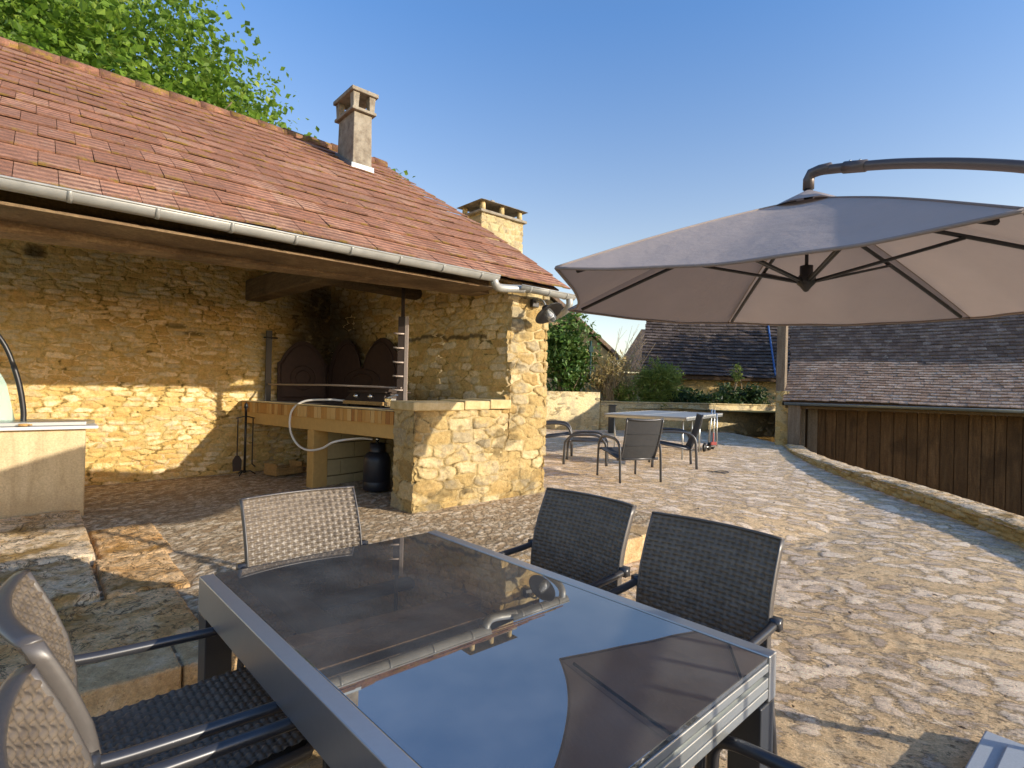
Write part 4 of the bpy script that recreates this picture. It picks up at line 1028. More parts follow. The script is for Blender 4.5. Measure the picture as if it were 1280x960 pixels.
# vent flap on top
mb = MB(); vs = [np.array([HUB[0], HUB[1], topz+.055])]
for i in range(12):
    an = i/12*2*math.pi+.25; r_ = .26+.02*math.cos(3*an); vs.append(np.array([HUB[0]+r_*math.cos(an), HUB[1]+r_*math.sin(an), topz-.075+.018*math.cos(6*an)]))
mb.add(vs, [(0, 1+i, 1+(i+1) % 12) for i in range(12)]); part('vent_flap', mb, M['canopy'], um, True)
runner = HUB+Z3*2.06
for i in range(6):
    hubp = HUB+Z3*(topz-.03); tip = tips[i]-Z3*.012
    dirv = tip-hubp
    mb = MB(); mb.tube([hubp+dirv*f+Z3*(.016*math.sin(math.pi*f)-.034) for f in np.linspace(.03, .93, 10)], .0115, 8); part('rib', mb, M['umb_dark'], um, True)
    at_ = hubp+dirv*.46-Z3*.024
    e0 = runner+(at_-runner)*.04; sd_ = np.cross(at_-runner, Z3); sd_ /= np.linalg.norm(sd_)
    mb = MB(); mb.tube([e0+sd_*.008, at_+sd_*.008], .0085, 6); mb.tube([e0-sd_*.008, at_-sd_*.008], .0085, 6); part('strut', mb, M['umb_dark'], um, True)
mb = MB(); mb.lathe([(0, -.05), (.012, -.045), (.03, -.02), (.05, .0), (.05, .03), (.035, .05), (.035, .10), (0, .10)], runner-Z3*.0, n=14); part('runner_hub', mb, M['umb_dark'], um, True)
mb = MB(); mb.tube([runner+Z3*.10, runner+Z3*.18], .010, 8); mb.tube([HUB+Z3*2.23, HUB+Z3*2.27, HUB+Z3*2.63], [.014, .022, .024], 12); part('centre_pole', mb, M['umb_dark'], um, True)
# arm: elbow, sleeve, curved arm, mast
ah = HUB+Z3*2.685
armp = [ah, HUB+np.array([.03, -.045, 2.70])]
dirA = np.array([.566, -.824, 0])
pts = [HUB+dirA*d+Z3*z for d, z in ((.0, 2.60), (.0, 2.655), (.015, 2.685), (.06, 2.69), (.12, 2.685))]
mb = MB(); mb.tube(pts, .030, 14); part('elbow', mb, M['umb_metal'], um, True)
arc = catmull([HUB+dirA*d+Z3*z for d, z in ((.08, 2.685), (.24, 2.652), (.48, 2.592), (.78, 2.492), (1.02, 2.385), (1.25, 2.22), (1.40, 2.0), (1.49, 1.7), (1.53, 1.3), (1.545, .9), (1.55, .10))], 6)
mb = MB(); mb.tube(arc, .026, 14); part('curved_arm', mb, M['umb_metal'], um, True)
mb = MB(); mb.tube([HUB+dirA*.19+Z3*2.664, HUB+dirA*.30+Z3*2.639], .032, 14); part('sleeve', mb, M['umb_metal'], um, True)
for d, z in ((.22, 2.69), (.27, 2.678)):
    mb = MB(); mb.lathe([(0, 0), (.006, 0), (.006, .008), (0, .01)], HUB+dirA*d+Z3*(z-.003), (0, 0, 1), 8); part('rivet', mb, M['steel'], um, True)
mastb = HUB+dirA*1.55
bx = np.array([-.80, -.60, 0]); bx /= np.linalg.norm(bx); by = np.array([bx[1], -bx[0], 0])
corner = np.array([1.955, 2.225, 0.0])
# base with a moulded top, one corner reaching towards the terrace
bdir1 = np.array([-.245, -.205, 0]); bdir1 /= np.linalg.norm(bdir1); bdir2 = np.array([.60, -.80, 0]); bdir2 = bdir2-bdir1*np.dot(bdir1, bdir2); bdir2 /= np.linalg.norm(bdir2)
SZ = .98
mb = MB(); c0 = corner
mb.boxp(c0+Z3*.045, bdir1*SZ, bdir2*SZ, Z3*.035)
mb.boxp(c0+bdir1*.075+bdir2*.075+Z3*.080, bdir1*(SZ-.15), bdir2*(SZ-.15), Z3*.012)
part('base', mb, M['granite'], um, bevel=.008)
mb = MB()
for f, g_ in ((.04, .06), (.96, .06), (.04, .94), (.96, .94)): mb.boxp(c0+bdir1*(SZ*f-.03)+bdir2*(SZ*g_-.03)+Z3*.002, bdir1*.06, bdir2*.06, Z3*.043)
mb.boxp(c0+bdir1*SZ*.48+bdir2*.01+Z3*.006, bdir1*.06, bdir2*(SZ-.02), Z3*.038); mb.boxp(c0+bdir1*.01+bdir2*SZ*.48+Z3*.006, bdir1*(SZ-.02), bdir2*.06, Z3*.036)
part('cross_foot', mb, M['black'], um)

# ================================================================== LOUNGE FURNITURE
def lounge_side(mb, x, d0=-.33, d1=.33, ht=.56):
    P = catmull([(x, d0, 0.0), (x, d0+.015, .30), (x, d0+.04, ht-.09), (x, d0+.14, ht-.01), (x, 0, ht+.012), (x, d1-.13, ht+.0), (x, d1-.03, ht-.09), (x, d1+.0, .30), (x, d1+.012, 0.0)], 5)
    return mb.tube([np.array(p) for p in P], .021, 8, flat=.65)
def lounge_proto(back=True):
    root = thing('lounge_chair' if back else 'footstool', '', 'lounge chair' if back else 'footstool')
    W_ = .30; ht = .56 if back else .47
    for sg in (-1, 1):
        mb = MB(); lounge_side(mb, sg*W_, ht=ht); part('side_frame', mb, M['lounge'], root, True)
    zf, zr = (.385, .30) if back else (.385, .375)
    mb = MB(); mb.tube([(-W_, .29, zf), (W_, .29, zf)], .016, 8); mb.tube([(-W_, -.24, zr), (W_, -.24, zr)], .018, 8)
    for sg in (-1, 1): mb.tube([(sg*(W_-.03), .29, zf), (sg*(W_-.03), -.24, zr)], .014, 8)
    part('seat_rail', mb, M['lounge'], root, True)
    n = 10; s, t = np.meshgrid(np.linspace(-1, 1, n), np.linspace(0, 1, n))
    mb = MB()
    for off in (0, -.008):
        mb.grid(np.stack([s*(W_-.035), .29-.53*t, zf+(zr-zf)*t+.012-.018*np.sin(math.pi*t)+off], -1))
    part('seat_sling', mb, M['sling'], root, True)
    if back:
        def bp(s_, t_): return np.array([s_*(W_-.035-.02*(1-t_)), -.24-.17*t_-.02*math.sin(math.pi*t_), zr+.01+.53*t_])
        mb = MB()
        for sg in (-1, 1): mb.tube([bp(sg, t_) for t_ in np.linspace(0, 1, 10)], .014, 8)
        mb.tube([bp(s_, 1)-np.array([0, .028*(1-s_*s_), .016*(1-s_*s_)]) for s_ in np.linspace(-1, 1, 9)], .013, 8)
        part('back_frame', mb, M['lounge'], root, True)
        mb = MB(); P = np.zeros((13, 9, 3))
        for i in range(13):
            for j in range(9):
                t_ = i/12*.98; s_ = (j/8*2-1); q = bp(s_, t_); q[1] -= .022*(1-s_*s_); P[i, j] = q
        mb.grid(P); P2 = P.copy(); P2[..., 1] += .007; mb.grid(P2)
        for t_ in (.33, .62): mb.tube([bp(s_, t_)-np.array([0, .022*(1-s_*s_)+.004, 0]) for s_ in np.linspace(-1, 1, 9)], .004, 6)
        part('back_sling', mb, M['sling'], root, True)
    return root
def setp(o, x, y, fwd, label, group=None):
    o.location = (x, y, float(ground_z(x, y))+.012); o.rotation_euler = (0, 0, math.atan2(fwd[1], fwd[0])-math.pi/2); o['label'] = label
    if group: o['group'] = group
LG = 'lounge chairs on the far terrace'
lc = lounge_proto(True)
setp(lc, 1.62, 7.50, (-.29, .957), 'dark lounge chair with its ribbed backrest turned to the camera', LG)
l2 = copy_tree(lc); setp(l2, 2.62, 8.85, (-.985, .17), 'reclined lounge chair seen from the side, just before the table tennis wheels', LG)
l3 = copy_tree(lc); setp(l3, .78, 10.05, (.99, -.12), 'lounge chair half hidden by the pillar, one arm loop showing', LG)
ft = lounge_proto(False); setp(ft, 1.23, 8.95, (.98, -.19), 'low footstool with side loops between the lounge chairs')

# ================================================================== TABLE TENNIS TABLE
pt = thing('table_tennis_table', 'outdoor table tennis table with grey blue top in front of far wall', 'games table', (3.2, 11, .2))
e1 = np.array([.55, .835, 0]); e2 = np.array([-.835, .55, 0]); pp = np.array([3.02, 9.45, 0]); PZ = .985
mb = MB(); mb.boxp(pp+Z3*(PZ-.022), e1*1.355, e2*1.525, Z3*.022); part('half_top', mb, M['ppblue'], pt)
mb = MB(); mb.boxp(pp+e1*1.375+Z3*(PZ-.022), e1*1.355, e2*1.525, Z3*.022); part('half_top', mb, M['ppblue'], pt)
mb = MB()
for off in (0, 1.505): mb.boxp(pp+e2*off+Z3*(PZ+.003), e1*2.73, e2*.02, Z3*.0015)
for off in (0, 2.71): mb.boxp(pp+e1*off+Z3*(PZ+.0055), e1*.02, e2*1.525, Z3*.0015)
mb.boxp(pp+e2*.755+Z3*(PZ+.008), e1*2.73, e2*.012, Z3*.0015)
part('lines', mb, M['ppwhite'], pt)
mb = MB()
for (o1, o2, l1, l2_) in ((0, 0, 2.73, 0), (0, 1.50, 2.73, 0), (0, 0, 0, 1.525), (2.705, 0, 0, 1.525)):
    mb.boxp(pp+e1*o1+e2*o2+Z3*(PZ-.062), e1*(l1 or .025), e2*(l2_ or .025), Z3*.038)
part('apron', mb, M['alu_light'], pt)
for f1, f2 in ((.22, .12), (.22, 1.40), (1.10, .2), (1.10, 1.32), (1.66, .2), (1.66, 1.32), (2.5, .12), (2.5, 1.40)):
    q = pp+e1*f1+e2*f2; mb = MB(); mb.tube([q+Z3*.215, q+Z3*(PZ-.06)], .016, 8); part('leg', mb, M['alu_light'], pt, True)
for q in (np.array([3.93, 11.1, 0]), np.array([4.10, 11.32, 0]), np.array([4.28, 11.6, 0])):
    mb = MB(); ax = np.array([.83, -.55, 0]); mb.lathe([(0, -.03), (.06, -.03), (.095, -.015), (.095, .015), (.06, .03), (0, .03)], q+Z3*.31, ax, 18); part('wheel', mb, M['black'], pt, True)
fr0 = np.array([4.12, 11.25, 0])
mb = MB(); 
for dx in (-.04, .05, .13): mb.tube([fr0+np.array([dx, .05, .33]), fr0+np.array([dx*.6+.02, 0, 1.12-abs(dx)*.9])], .017, 8)
mb.tube([fr0+np.array([-.18, -.12, .31]), fr0+np.array([.2, .3, .31])], .014, 8); part('folding_frame', mb, M['alu_light'], pt, True)
mb = MB(); mb.box(fr0[0]-.02, fr0[0]+.09, fr0[1]-.05, fr0[1]+.0, .35, .42); mb.tube([fr0+np.array([.03, -.02, .42]), fr0+np.array([.03, -.02, .60])], .014, 8); part('lock_handle', mb, M['red'], pt, bevel=.01)

mb = MB(); mb.box(2.66, 2.84, 14.9, 15.06, .2, 1.0); mb.box(2.64, 2.86, 14.88, 15.08, 1.0, 1.03); o = part('bollard_post', mb, M['black'], None, bevel=.01); tag(o, 'black square bollard standing behind the table tennis table', 'bollard')
mb = MB(); cp = [np.array([x, y, float(ground_z(x, y))+.02]) for x, y in ((3.0, 8.35), (3.1, 8.22), (3.22, 8.18), (3.3, 8.27), (3.24, 8.36), (3.12, 8.3), (3.02, 8.2))]
mb.tube(catmull(cp, 5), .006, 6); o = part('black_cord', mb, M['black'], None, True); tag(o, 'short black cord lying on the cobbles by the side view lounge chair', 'cord')

# ================================================================== GARDEN WALLS
def long_wall(name, label, p0, p1, z0, z1, thick, mat, seed, res=.035, cw=.3, ch=.14, R=.03, cap=True, cat='wall'):
    p0 = np.array([*p0, 0.]); p1 = np.array([*p1, 0.]); d = p1-p0; L = np.linalg.norm(d); d /= L
    nr = np.cross(d, Z3); nr = nr if nr[1] < 0 else -nr
    root = thing(name, label, cat, (p0+p1)/2+Z3*z0)
    mb = MB(); at = [relief(mb, p0+Z3*z0, d, Z3, nr, L, z1-z0, res, cw, ch, R, seed)]
    mb.boxp(p0-nr*.0+Z3*z0, d*L, -nr*thick, Z3*(z1-z0-.004)); at.append(flatattr(8))
    part('masonry', mb, mat, root, True, attrs=cat_attrs(at))
    if cap:
        mb = MB(); x = 0
        while x < L-.05:
            w_ = min(random.uniform(.35, .7), L-x); mb.boxp(p0+d*x+nr*.022+Z3*(z1+random.uniform(0, .012)), d*(w_-.008), -nr*(thick+.02), Z3*.04); x += w_
        part('coping', mb, M['cap'], root, bevel=.012)
    return root
long_wall('garden_wall', 'taller sunlit limestone garden wall behind the half hidden lounge chair', (-2.0, 15.4), (2.55, 15.85), .1, 1.36, .45, M['wall_far'], 301, cap=False)
long_wall('garden_wall', 'long lower limestone garden wall behind the table tennis table', (2.60, 16.0), (9.0, 17.0), .1, 1.06, .4, M['wall_far'], 311)

# parapet on the right
root = thing('parapet_wall', 'low curving limestone parapet with pale coping along the right edge of the terrace', 'parapet', (5, 7, 0))
pc_ = catmull([np.array([x, y, 0.0]) for x, y in PARAPET], 40)
Ls = np.concatenate([[0], np.cumsum([np.linalg.norm(pc_[i+1]-pc_[i]) for i in range(len(pc_)-1)])])
pa = np.array(pc_); Lt = Ls[-1]
def on_par(s): return np.stack([np.interp(s, Ls, pa[:, 0]), np.interp(s, Ls, pa[:, 1]), 0*s], -1)
u, v = np.meshgrid(np.linspace(0, Lt, int(Lt/.022)), np.linspace(-.1, .30, 20))
e, r = stones(u, v, .20, .11, 401); hh = .022*sstep(0, .025, e)+(r-.5)*.02+.05*(fbm(u*1.1, v*1.1, 4)-.45)
tg = on_par(u+.01)-on_par(u-.01); tg /= np.linalg.norm(tg, axis=-1, keepdims=True); nrm = np.stack([-tg[..., 1], tg[..., 0], 0*u], -1)
htop = .055+.10*sstep(0, 6.5, Lt-u)
P = on_par(u)+nrm*hh[..., None]
gzb = ground_z(P[..., 0]-.1, P[..., 1]); f = (v+.1)/.4
P[..., 2] = gzb-.06+(htop+.06)*f
mb = MB(); mb.grid(P); mb.f = [q[::-1] for q in mb.f]
part('inner_face', mb, M['wall_dark'], root, True, attrs={'edge': e.ravel(), 'rnd': r.ravel(), 'soot': np.zeros(e.size)})
u, v = np.meshgrid(np.linspace(0, Lt, int(Lt/.03)), np.linspace(0, 1, 22))
tg = on_par(u+.01)-on_par(u-.01); tg /= np.linalg.norm(tg, axis=-1, keepdims=True); nrm = np.stack([-tg[..., 1], tg[..., 0], 0*u], -1)
P = on_par(u)+nrm*(.02-.40*v)[..., None]; htop = .055+.10*sstep(0, 6.5, Lt-u)
gz2 = ground_z(on_par(u)[..., 0]-.1, on_par(u)[..., 1])
P[..., 2] = gz2+htop+.03*(fbm(u*4, v*3, 8)-.45)+.018*(fbm(u*18, v*8, 9)-.4)-.03*np.abs(2*v-1)**4
mb = MB(); mb.grid(P); mb.f = [q[::-1] for q in mb.f]
P3 = P.copy(); lastr = P[-1].copy(); low = lastr.copy(); low[:, 2] = -1.7
part('coping', mb, M['slab'], root, True)
mb = MB(); mb.grid(np.stack([lastr, low])); mb.f = [q[::-1] for q in mb.f]
part('outer_face', mb, M['wall_dark'], root, True, attrs={k: np.full(lastr.shape[0]*2, .4 if k != 'soot' else 0) for k in ('edge', 'soot')})

# ================================================================== BARN ON THE RIGHT
gd = np.array([.80, -.60, 0]); gn = np.array([-.60, -.80, 0])       # along the gutter, out of the wall
bp0 = np.array([6.32, 12.55, 0])
barn = thing('timber_barn', 'timber boarded barn with brown and dark tiled roof beyond the parapet', 'barn', bp0+gd*2.6)
BL = 4.9; EZ = 1.22
mb = MB(); x = .55; 
while x < BL:
    w_ = random.uniform(.16, .24); oo_ = .40+random.uniform(0, .02); mb.boxp(bp0+gd*x-gn*oo_+Z3*-1.8, gd*(w_-.012), -gn*.03, Z3*2.98); mb.tube([bp0+gd*(x+w_*.5)-gn*(oo_+.001)+Z3*.42, bp0+gd*(x+w_*.5)-gn*(oo_-.008)+Z3*.42], .012, 6, r=0.0); x += w_
part('wall_boards', mb, M['boards'], barn)
mb = MB(); mb.boxp(bp0+gd*.0-gn*.45-Z3*1.8, gd*BL, -gn*6.0, Z3*2.9); part('inner_wall', mb, M['boards'], barn)
mb = MB(); mb.boxp(bp0+gd*.16-gn*.34-Z3*1.0, gd*.15, -gn*.14, Z3*2.18); mb.boxp(bp0+gd*.36-gn*.36-Z3*1.0, gd*.20, -gn*.05, Z3*2.18); part('corner_post', mb, M['greywood'], barn, bevel=.01)
mb = MB(); at = [relief(mb, bp0-gd*.27-gn*.10-Z3*1.2, gd, Z3, gn, .27, 2.7, .03, .3, .2, .02, 501)]; mb.boxp(bp0-gd*.265-gn*.11-Z3*1.2, gd*.26, -gn*.3, Z3*2.7); at.append(flatattr(8))
part('corner_pier', mb, M['wall_dark'], barn, True, attrs=cat_attrs(at))
mb = MB(); mb.boxp(bp0-gd*.05+gn*.0+Z3*(EZ-.10), gd*BL, -gn*.05, Z3*.10); part('eaves_board', mb, M['beam_end'], barn)
gutter('gutter', bp0-gd*.05+gn*.10+Z3*(EZ+.02), bp0+gd*BL+gn*.10+Z3*(EZ+.02), .055, barn, M['zinc_dark'], 8)
# roof: flared lower part, steep upper part
SLOW = 1.80; a1_, a2_ = math.radians(35), math.radians(49)
def barn_roof(u, s):
    if s <= SLOW: h_, z_ = s*math.cos(a1_), s*math.sin(a1_); an = a1_
    else: h_, z_ = SLOW*math.cos(a1_)+(s-SLOW)*math.cos(a2_), SLOW*math.sin(a1_)+(s-SLOW)*math.sin(a2_); an = a2_
    wob = .018*math.sin(u*1.3+s*.7)+.012*math.sin(s*3.1)
    return bp0+gd*(u-.10-.055*s*s/(1+.25*s))+gn*.06-gn*h_+Z3*(EZ+.06+z_+wob), gn*math.sin(an)+Z3*math.cos(an)
cut = lambda u: 1.72+(0 if u < 2.6 else -.14)
tile_roof('lower_tiles', barn_roof, 1.90, BL+1.0, .155, .105, M['tile_brown'], barn, thick=.016, lift=.020, wob=.012, seed=8, jitter=.008, keep=lambda u, s: s < cut(u))
tile_roof('upper_tiles', barn_roof, 5.0, BL+1.0, .155, .105, M['tile_dark'], barn, thick=.016, lift=.020, wob=.012, seed=9, jitter=.008, smin=1.47, keep=lambda u, s: s >= cut(u)-.0)  # upper courses in a darker tile colour than the lower
mb = MB(); pr = [barn_roof(.0, s)[0] for s in (0, .8, SLOW, 3.0, 4.95)]; pr2 = [barn_roof(BL+1.0, s)[0] for s in (0, .8, SLOW, 3.0, 4.95)]
dn = Z3*-.035; k = 5
mb.add([p+dn for p in pr]+[p+dn for p in pr2]+[p+dn*3 for p in pr]+[p+dn*3 for p in pr2], [(i, k+i, k+i+1, i+1) for i in range(4)]+[(2*k+i+1, 3*k+i+1, 3*k+i, 2*k+i) for i in range(4)]+[(i, i+1, 2*k+i+1, 2*k+i) for i in range(4)]+[(k+i+1, k+i, 3*k+i, 3*k+i+1) for i in range(4)])
part('roof_boards', mb, M['boards'], barn)
# gable under the left verge
mb = MB(); gp = [bp0+gd*.02+gn*.0-Z3*1.2]+[p+gd*.12-Z3*.07 for p in pr]+[np.array([*(pr[-1]+gd*.12)[:2], -1.2])]
mb.extrude(gp, gd*.25); part('gable', mb, M['greywood'], barn)
mb = MB(); q = bp0-gd*.14-gn*.10; mb.boxp(q-gd*.16-gn*.12-Z3*.2, gd*.19, -gn*.25, Z3*3.9)
part('gable_edge', mb, M['greywood'], barn, bevel=.01)  # grey wood strip standing for the stone gable edge

# ================================================================== HOUSES BEHIND
mh = thing('tiled_house', 'old house with large dark weathered tile roof behind the lower garden wall', 'house', (7.5, 21, 0))
md = np.array([1, .02, 0]); md /= np.linalg.norm(md); mn = np.array([.02, -1, 0])
m0 = np.array([4.66, 20.2, 0]); MLN = 6.5
mb = MB(); at = [relief(mb, m0+md*.15-mn*.25-Z3*.5, md, Z3, mn, MLN-.2, 2.55, .05, .36, .15, .03, 521)]; mb.boxp(m0+md*.15-mn*.26-Z3*1.8, md*(MLN-.2), -mn*6, Z3*3.85); at.append(flatattr(8))
part('wall', mb, M['wall_dark'], mh, True, attrs=cat_attrs(at))
def mid_roof(u, s):
    an = math.radians(44); sk = 0
    return m0+md*(u+.34*s*.72)-mn*s*math.cos(an)+mn*.1+Z3*(2.02+s*math.sin(an)+.03*math.sin(u*.9+s)), mn*math.sin(an)+Z3*math.cos(an)
tile_roof('roof_tiles', mid_roof, 5.0, MLN, .22, .19, M['tile_mid'], mh, thick=.03, lift=.05, wob=.02, seed=12, jitter=.012)
mb = MB(); P_ = [mid_roof(0.02, 0)[0], mid_roof(MLN, 0)[0], mid_roof(MLN, 5)[0], mid_roof(0.02, 5)[0]]; mb.hexa([p-Z3*.12 for p in P_]+[p-Z3*.04 for p in P_]); part('roof_boards', mb, M['boards'], mh)
q0 = mid_roof(.3, 0)[0]-Z3*.15; q1 = mid_roof(.3, 5)[0]-Z3*.15
mb = MB(); mb.extrude([q0, q1, np.array([q1[0], q1[1], -1.7]), np.array([q0[0], q0[1], -1.7])], md*.2); part('gable', mb, M['plaster_far'], mh)
mb = MB(); vp_ = [mid_roof(5.05, s)[0]+Z3*.05 for s in np.linspace(.1, 4.6, 12)]; mb.tube(vp_, .038, 6); part('blue_tarpaulin', mb, M['blue'], mh, True)

lh = thing('ochre_house', 'ochre gabled house end rising behind the laurel bush', 'house', (1.5, 22, 0))
G0 = np.array([-1.0, 22.3, 0]); 
gab = [(-4.2, -1.7), (4.05, -1.7), (4.05, 2.55), (3.9, 2.95), (2.0, 4.62), (-.3, 6.5), (-4.2, 3.2)]
mb = MB(); mb.extrude([np.array([x, 22.3-.02*x, z]) for x, z in gab], (0, 6, 0)); part('wall', mb, M['plaster_far'], lh)
mb = MB(); L_ = [(4.28, 2.66), (3.95, 3.0), (2.0, 4.72), (-.3, 6.62)]
for i in range(3):
    (x0, z0_), (x1, z1_) = L_[i], L_[i+1]
    mb.hexa([np.array([x0, 22.0, z0_]), np.array([x1, 22.0, z1_]), np.array([x1, 28.5, z1_]), np.array([x0, 28.5, z0_]), np.array([x0+.06, 22.0, z0_+.12]), np.array([x1+.06, 22.0, z1_+.12]), np.array([x1+.06, 28.5, z1_+.12]), np.array([x0+.06, 28.5, z0_+.12])])
part('roof', mb, M['tile_brown'], lh, attrs={'rv': np.zeros(24)})
mb = MB(); mb.box(4.06, 4.22, 22.0, 22.25, -1.7, 2.75); part('downpipe', mb, M['zinc_dark'], lh)
sh_ = thing('small_far_house', 'distant low house with dull red roof left of the dark roof', 'house', (7, 30, 0))
mb = MB(); mb.box(5.95, 12, 30, 34, -1.7, 2.4); part('wall', mb, M['plaster_far'], sh_)
mb = MB(); mb.hexa([np.array(p) for p in ((5.6, 29.7, 2.45), (12, 29.7, 2.45), (12, 33, 5.0), (7.7, 33, 5.0), (5.6, 29.7, 2.6), (12, 29.7, 2.6), (12, 33, 5.15), (7.7, 33, 5.15))]); part('roof', mb, M['tile_mid'], sh_, attrs={'rv': np.zeros(8)})

# ================================================================== VEGETATION
def leaf_mesh(C, size, seed, aspect=.55, upb=.4, dirs=None, fold=.25):
    R = np.random.default_rng(seed); n = len(C)
    d = R.normal(size=(n, 3)); 
    if dirs is not None: d = dirs+d*.35
    d /= np.linalg.norm(d, axis=1, keepdims=True)
    nr = R.normal(size=(n, 3)); nr[:, 2] = np.abs(nr[:, 2])+upb
    w = np.cross(d, nr); w /= np.linalg.norm(w, axis=1, keepdims=True); nn = np.cross(w, d)
    sz = size*(.42+1.15*R.random((n, 1))**1.6)
    v = np.stack([C-d*sz*.5, C+w*sz*aspect*.5+nn*sz*fold*.3, C+d*sz*.5, C-w*sz*aspect*.5+nn*sz*fold*.3], 1).reshape(-1, 3)
    f = []
    for i in range(n): k = 4*i; f += [(k, k+1, k+2), (k, k+2, k+3)]
    r = np.clip(R.normal(.45, .25, n), 0, 1)
    return v, f, np.repeat(r, 4)
def foliage(name, C, size, mat, parent, seed, **kw):
    v, f, r = leaf_mesh(C, size, seed, **kw)
    return make(name, v, f, mat, parent, False, {'rnd': r})
def crown_pts(center, rad, ncl, per, seed, clr=.5, flat=1.0, shell=.55):
    R = np.random.default_rng(seed); d = R.normal(size=(ncl, 3)); d /= np.linalg.norm(d, axis=1, keepdims=True)
    rr = (shell+(1-shell)*R.random((ncl, 1)))*(.90+.12*R.random((ncl, 1)))
    cl = np.asarray(center)+d*rr*np.asarray(rad)
    pts = cl[:, None, :]+np.clip(R.normal(size=(ncl, per, 3)), -1.55, 1.55)*np.array([clr, clr, clr*.75*flat])*(.6+.6*R.random((ncl, 1, 1)))
    return pts.reshape(-1, 3), cl
def tree(label, base, center, rad, ncl, per, leaf, seed, mat='leaf_tree', clr=.5, name='leafy_tree', grp=None):
    o = thing(name, label, 'tree', base, grp)
    P, cl = crown_pts(center, rad, ncl, per, seed, clr)
    foliage('crown', P, leaf, M[mat], o, seed+1, aspect=.75)
    mb = MB(); b_ = np.array(base, float); c_ = np.array(center, float)
    mb.tube(catmull([b_, b_*.6+c_*.4+np.array([.1, 0, 0]), b_*.25+c_*.75, c_+np.array([0, 0, rad[2]*.3])], 4), list(np.linspace(.28, .06, 13)), 10)
    R = random.Random(seed)
    for k in range(min(26, ncl)):
        f = R.uniform(.35, .9); p0_ = b_*(1-f)+c_*f; mb.tube(catmull([p0_, (p0_+cl[k])/2+np.array([0, 0, .2]), cl[k]], 3), [.075, .06, .05, .04, .03, .02, .012][:7], 6)
    part('trunk', mb, M['bark'], o, True); return o
tree('tall bright green lime tree rising behind the shed ridge at upper left', (-9.3, 11.6, -1.5), (-9.55, 11.4, 5.35), (5.05, 3.2, 4.5), 620, 215, .135, 41, clr=.45)
tree('dark green tree just showing over the right edge of the parasol', (17.2, 16.8, -1.5), (17.0, 16.8, 3.7), (3.4, 3.0, 2.9), 120, 60, .26, 45, 'leaf_low', .6)
tree('small green tree whose tip shows right of the cement chimney', (-3.05, 13.2, -1.5), (-3.05, 13.2, 5.4), (.55, .6, 1.1), 26, 40, .16, 43, 'leaf_tree', .18, 'leafy_tree')

def bush(name, label, base, center, rad, ncl, per, leaf, mat, seed, clr=.22, stems=14, cat='bush', **kw):
    o = thing(name, label, cat, base)
    P, cl = crown_pts(center, rad, ncl, per, seed, clr, shell=.35)
    P = P[P[:, 2] > base[2]-.05]
    foliage('foliage', P, leaf, M[mat], o, seed+1, **kw)
    mb = MB(); R = random.Random(seed)
    for k in range(stems):
        c = cl[k % len(cl)]; b_ = np.array(base)+np.array([R.uniform(-.15, .15), R.uniform(-.1, .1), 0]); mb.tube([b_, (b_+c)/2+np.array([R.uniform(-.1, .1), 0, .1]), c], [.02, .014, .006], 5)
    part('stems', mb, M['twig'], o, True); return o
bush('laurel_bush', 'tall glossy evergreen laurel bush right beside the pillar', (1.55, 16.6, .95), (1.62, 16.7, 2.45), (.85, .6, 1.35), 130, 42, .16, 'leaf_laurel', 51, .2)
bush('dry_shrub', 'straw coloured half dry shrub right of the laurel bush', (2.9, 16.5, .95), (2.95, 16.6, 1.75), (.85, .45, .8), 80, 30, .13, 'leaf_dry', 53, .2, 50, aspect=.3)
bush('broom_bush', 'bright green feathery bush behind the left part of the table tennis table', (4.35, 16.8, .95), (4.45, 16.8, 1.55), (.75, .45, .85), 90, 50, .20, 'leaf_grey', 55, .17, 20, aspect=.16)
bush('yellow_shrub', 'low yellowish shrub between the dry shrub and the feathery bush', (3.45, 16.6, .95), (3.45, 16.6, 1.3), (.5, .3, .32), 40, 36, .12, 'leaf_grey', 57, .14, 8, aspect=.4)
LOW = [(5.25, 16.9, .55, .30, 'dark low plant just right of the feathery bush'), (6.0, 17.0, .45, .22, 'flattest dark creeping plant along the lower wall'), (6.75, 17.15, .5, .36, 'leafy low shrub at the middle of the lower wall'), (7.55, 17.25, .5, .42, 'tallest dark low shrub close to the barn corner')]
for i, (x, y, rx, h_, lab) in enumerate(LOW):
    o = bush('low_plant', lab, (x, y, .95), (x, y, 1.05+h_*.5), (rx, .35, h_), 44, 34, .11, 'leaf_low', 60+i, .14, 8, 'plant'); o['group'] = 'low plants on top of the garden wall'
o = bush('young_shoot', 'thin upright leafy shoot in front of the dark roof', (7.35, 17.9, .9), (7.35, 17.9, 2.0), (.10, .1, .5), 14, 16, .11, 'leaf_grey', 71, .08, 6, 'plant')
# bare twigs sticking up into the sky
tw = MB(); R = random.Random(3)
for i in range(26):
    x = R.uniform(2.6, 3.7); y = R.uniform(16.8, 17.4); h_ = R.uniform(1.2, 2.7); lx = R.uniform(.25, .95)
    p0_ = np.array([x, y, 1.0]); p1_ = p0_+np.array([lx, 0, h_]); tw.tube(catmull([p0_, p0_*.5+p1_*.5+np.array([-.06, 0, .06]), p1_], 3), [.012, .010, .008, .007, .006, .005, .004], 5)
    for k in range(3):
        f = R.uniform(.4, .85); q = p0_*(1-f)+p1_*f; tw.tube([q, q+np.array([R.uniform(-.12, .3), R.uniform(-.1, .1), R.uniform(.2, .45)])], [.005, .003], 4)
o = part('bare_branches', tw, M['twig'], None, True); tag(o, 'thin bare branches reaching into the sky above the dry shrub', 'branches')
fp = thing('fence_post', 'thin dark green fence post in front of the laurel bush', 'fence post', (2.33, 16.4, .95))
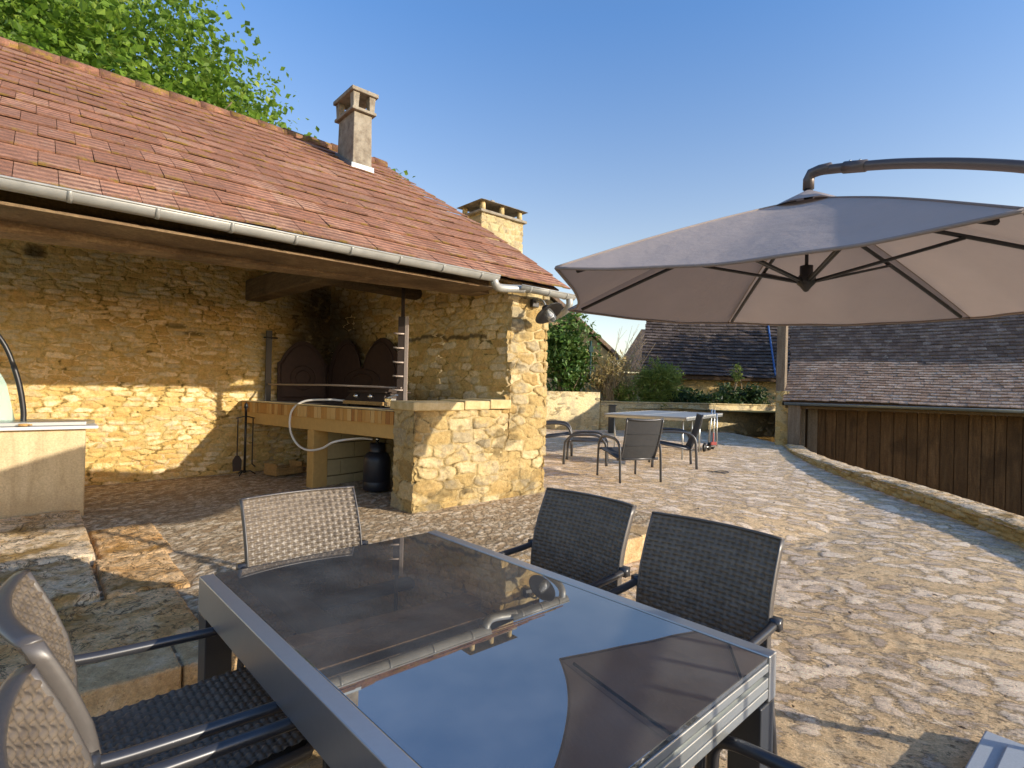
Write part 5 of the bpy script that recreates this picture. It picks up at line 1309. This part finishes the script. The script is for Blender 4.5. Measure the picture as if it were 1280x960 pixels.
mb = MB(); mb.tube([(2.33, 16.4, .95), (2.33, 16.4, 2.88)], .028, 8); part('post', mb, M['greenpost'], fp, True)
mb = MB(); mb.box(2.28, 2.40, 16.36, 16.44, 2.55, 2.72); part('bracket', mb, M['greenpost'], fp)

# dry leaves and crumbs blown over the paving
R3 = np.random.default_rng(5); n_ = 420
lx = R3.uniform(.2, 4.6, n_); ly = R3.uniform(2.2, 12, n_)
ok = lx < par_x(ly)-.1
C_ = np.stack([lx[ok], ly[ok], ground_z(lx[ok], ly[ok])+.012], 1)
v_, f_, r_ = leaf_mesh(C_, .036, 77, aspect=.55, upb=3.0, dirs=None, fold=.8)
cz = np.repeat(C_[:, 2], 4); v_[:, 2] = cz+(v_[:, 2]-cz)*.25
o = make('leaf_litter', v_, f_, M['litter'], None, False, {'rnd': r_}); o['kind'] = 'stuff'; tag(o, 'dry brown leaf litter scattered over the cobbles', 'leaf litter')
# railing to the right of the camera; its bars draw the stripes on the table
rg = thing('railing', 'black metal railing with upright bars at the right of the table', 'railing', (1.52, .75, 0))
r0, r1 = np.array([1.42, .18, 0]), np.array([1.80, 1.12, 0])
mb = MB(); mb.tube([r0+Z3*1.16, r1+Z3*1.16], .018, 8); mb.tube([r0+Z3*.10, r1+Z3*.10], .014, 8); part('rail', mb, M['black'], rg, True)
for i in range(8):
    q = r0+(r1-r0)*(i/7); mb = MB(); mb.tube([q+Z3*.004, q+Z3*1.16], .011, 8); part('baluster', mb, M['black'], rg, True)

# ================================================================== LIGHT
w = bpy.data.worlds.new('World'); sc.world = w; w.use_nodes = True
nt = w.node_tree; bg = nt.nodes['Background']; sky = nt.nodes.new('ShaderNodeTexSky')
sky.sky_type = 'NISHITA'; sky.sun_disc = False
EL = math.radians(16.0); AZ = math.atan2(.921, -.39)
sky.sun_elevation = EL; sky.sun_rotation = AZ; sky.altitude = 200; sky.air_density = 1.0; sky.dust_density = .6; sky.ozone_density = 1.4
geo = nt.nodes.new('ShaderNodeNewGeometry') if False else nt.nodes.new('ShaderNodeTexCoord')
sep = nt.nodes.new('ShaderNodeSeparateXYZ'); nt.links.new(geo.outputs['Generated'], sep.inputs[0])
rmp = nt.nodes.new('ShaderNodeValToRGB'); nt.links.new(sep.outputs[2], rmp.inputs[0])
el = rmp.color_ramp.elements; el[0].position = .02; el[0].color = (.66, .565, .515, 1); el[1].position = .56; el[1].color = (.36, .505, .675, 1)
e2 = el.new(.26); e2.color = (.64, .55, .515, 1)
mul = nt.nodes.new('ShaderNodeMix'); mul.data_type = 'RGBA'; mul.blend_type = 'MULTIPLY'; mul.inputs[0].default_value = 1.0
nt.links.new(sky.outputs[0], mul.inputs[6]); nt.links.new(rmp.outputs[0], mul.inputs[7]); nt.links.new(mul.outputs[2], bg.inputs['Color'])
bg.inputs['Strength'].default_value = .15
ld = bpy.data.lights.new('sun', 'SUN'); ld.energy = 2.0; ld.angle = math.radians(.5); ld.color = (1, .91, .77)
so = bpy.data.objects.new('sun', ld); COL.objects.link(so)
dv = Vector((math.sin(AZ)*math.cos(EL), math.cos(AZ)*math.cos(EL), math.sin(EL)))
so.rotation_euler = dv.to_track_quat('Z', 'Y').to_euler(); so.location = (30, -12, 10)
vs = sc.view_settings; sc.display_settings.display_device = 'sRGB'
vs.view_transform = 'Standard'; vs.look = 'None'; vs.exposure = 1.6; vs.gamma = 1.0; vs.use_curve_mapping = False
sc.cycles.max_bounces = 8; sc.cycles.diffuse_bounces = 6
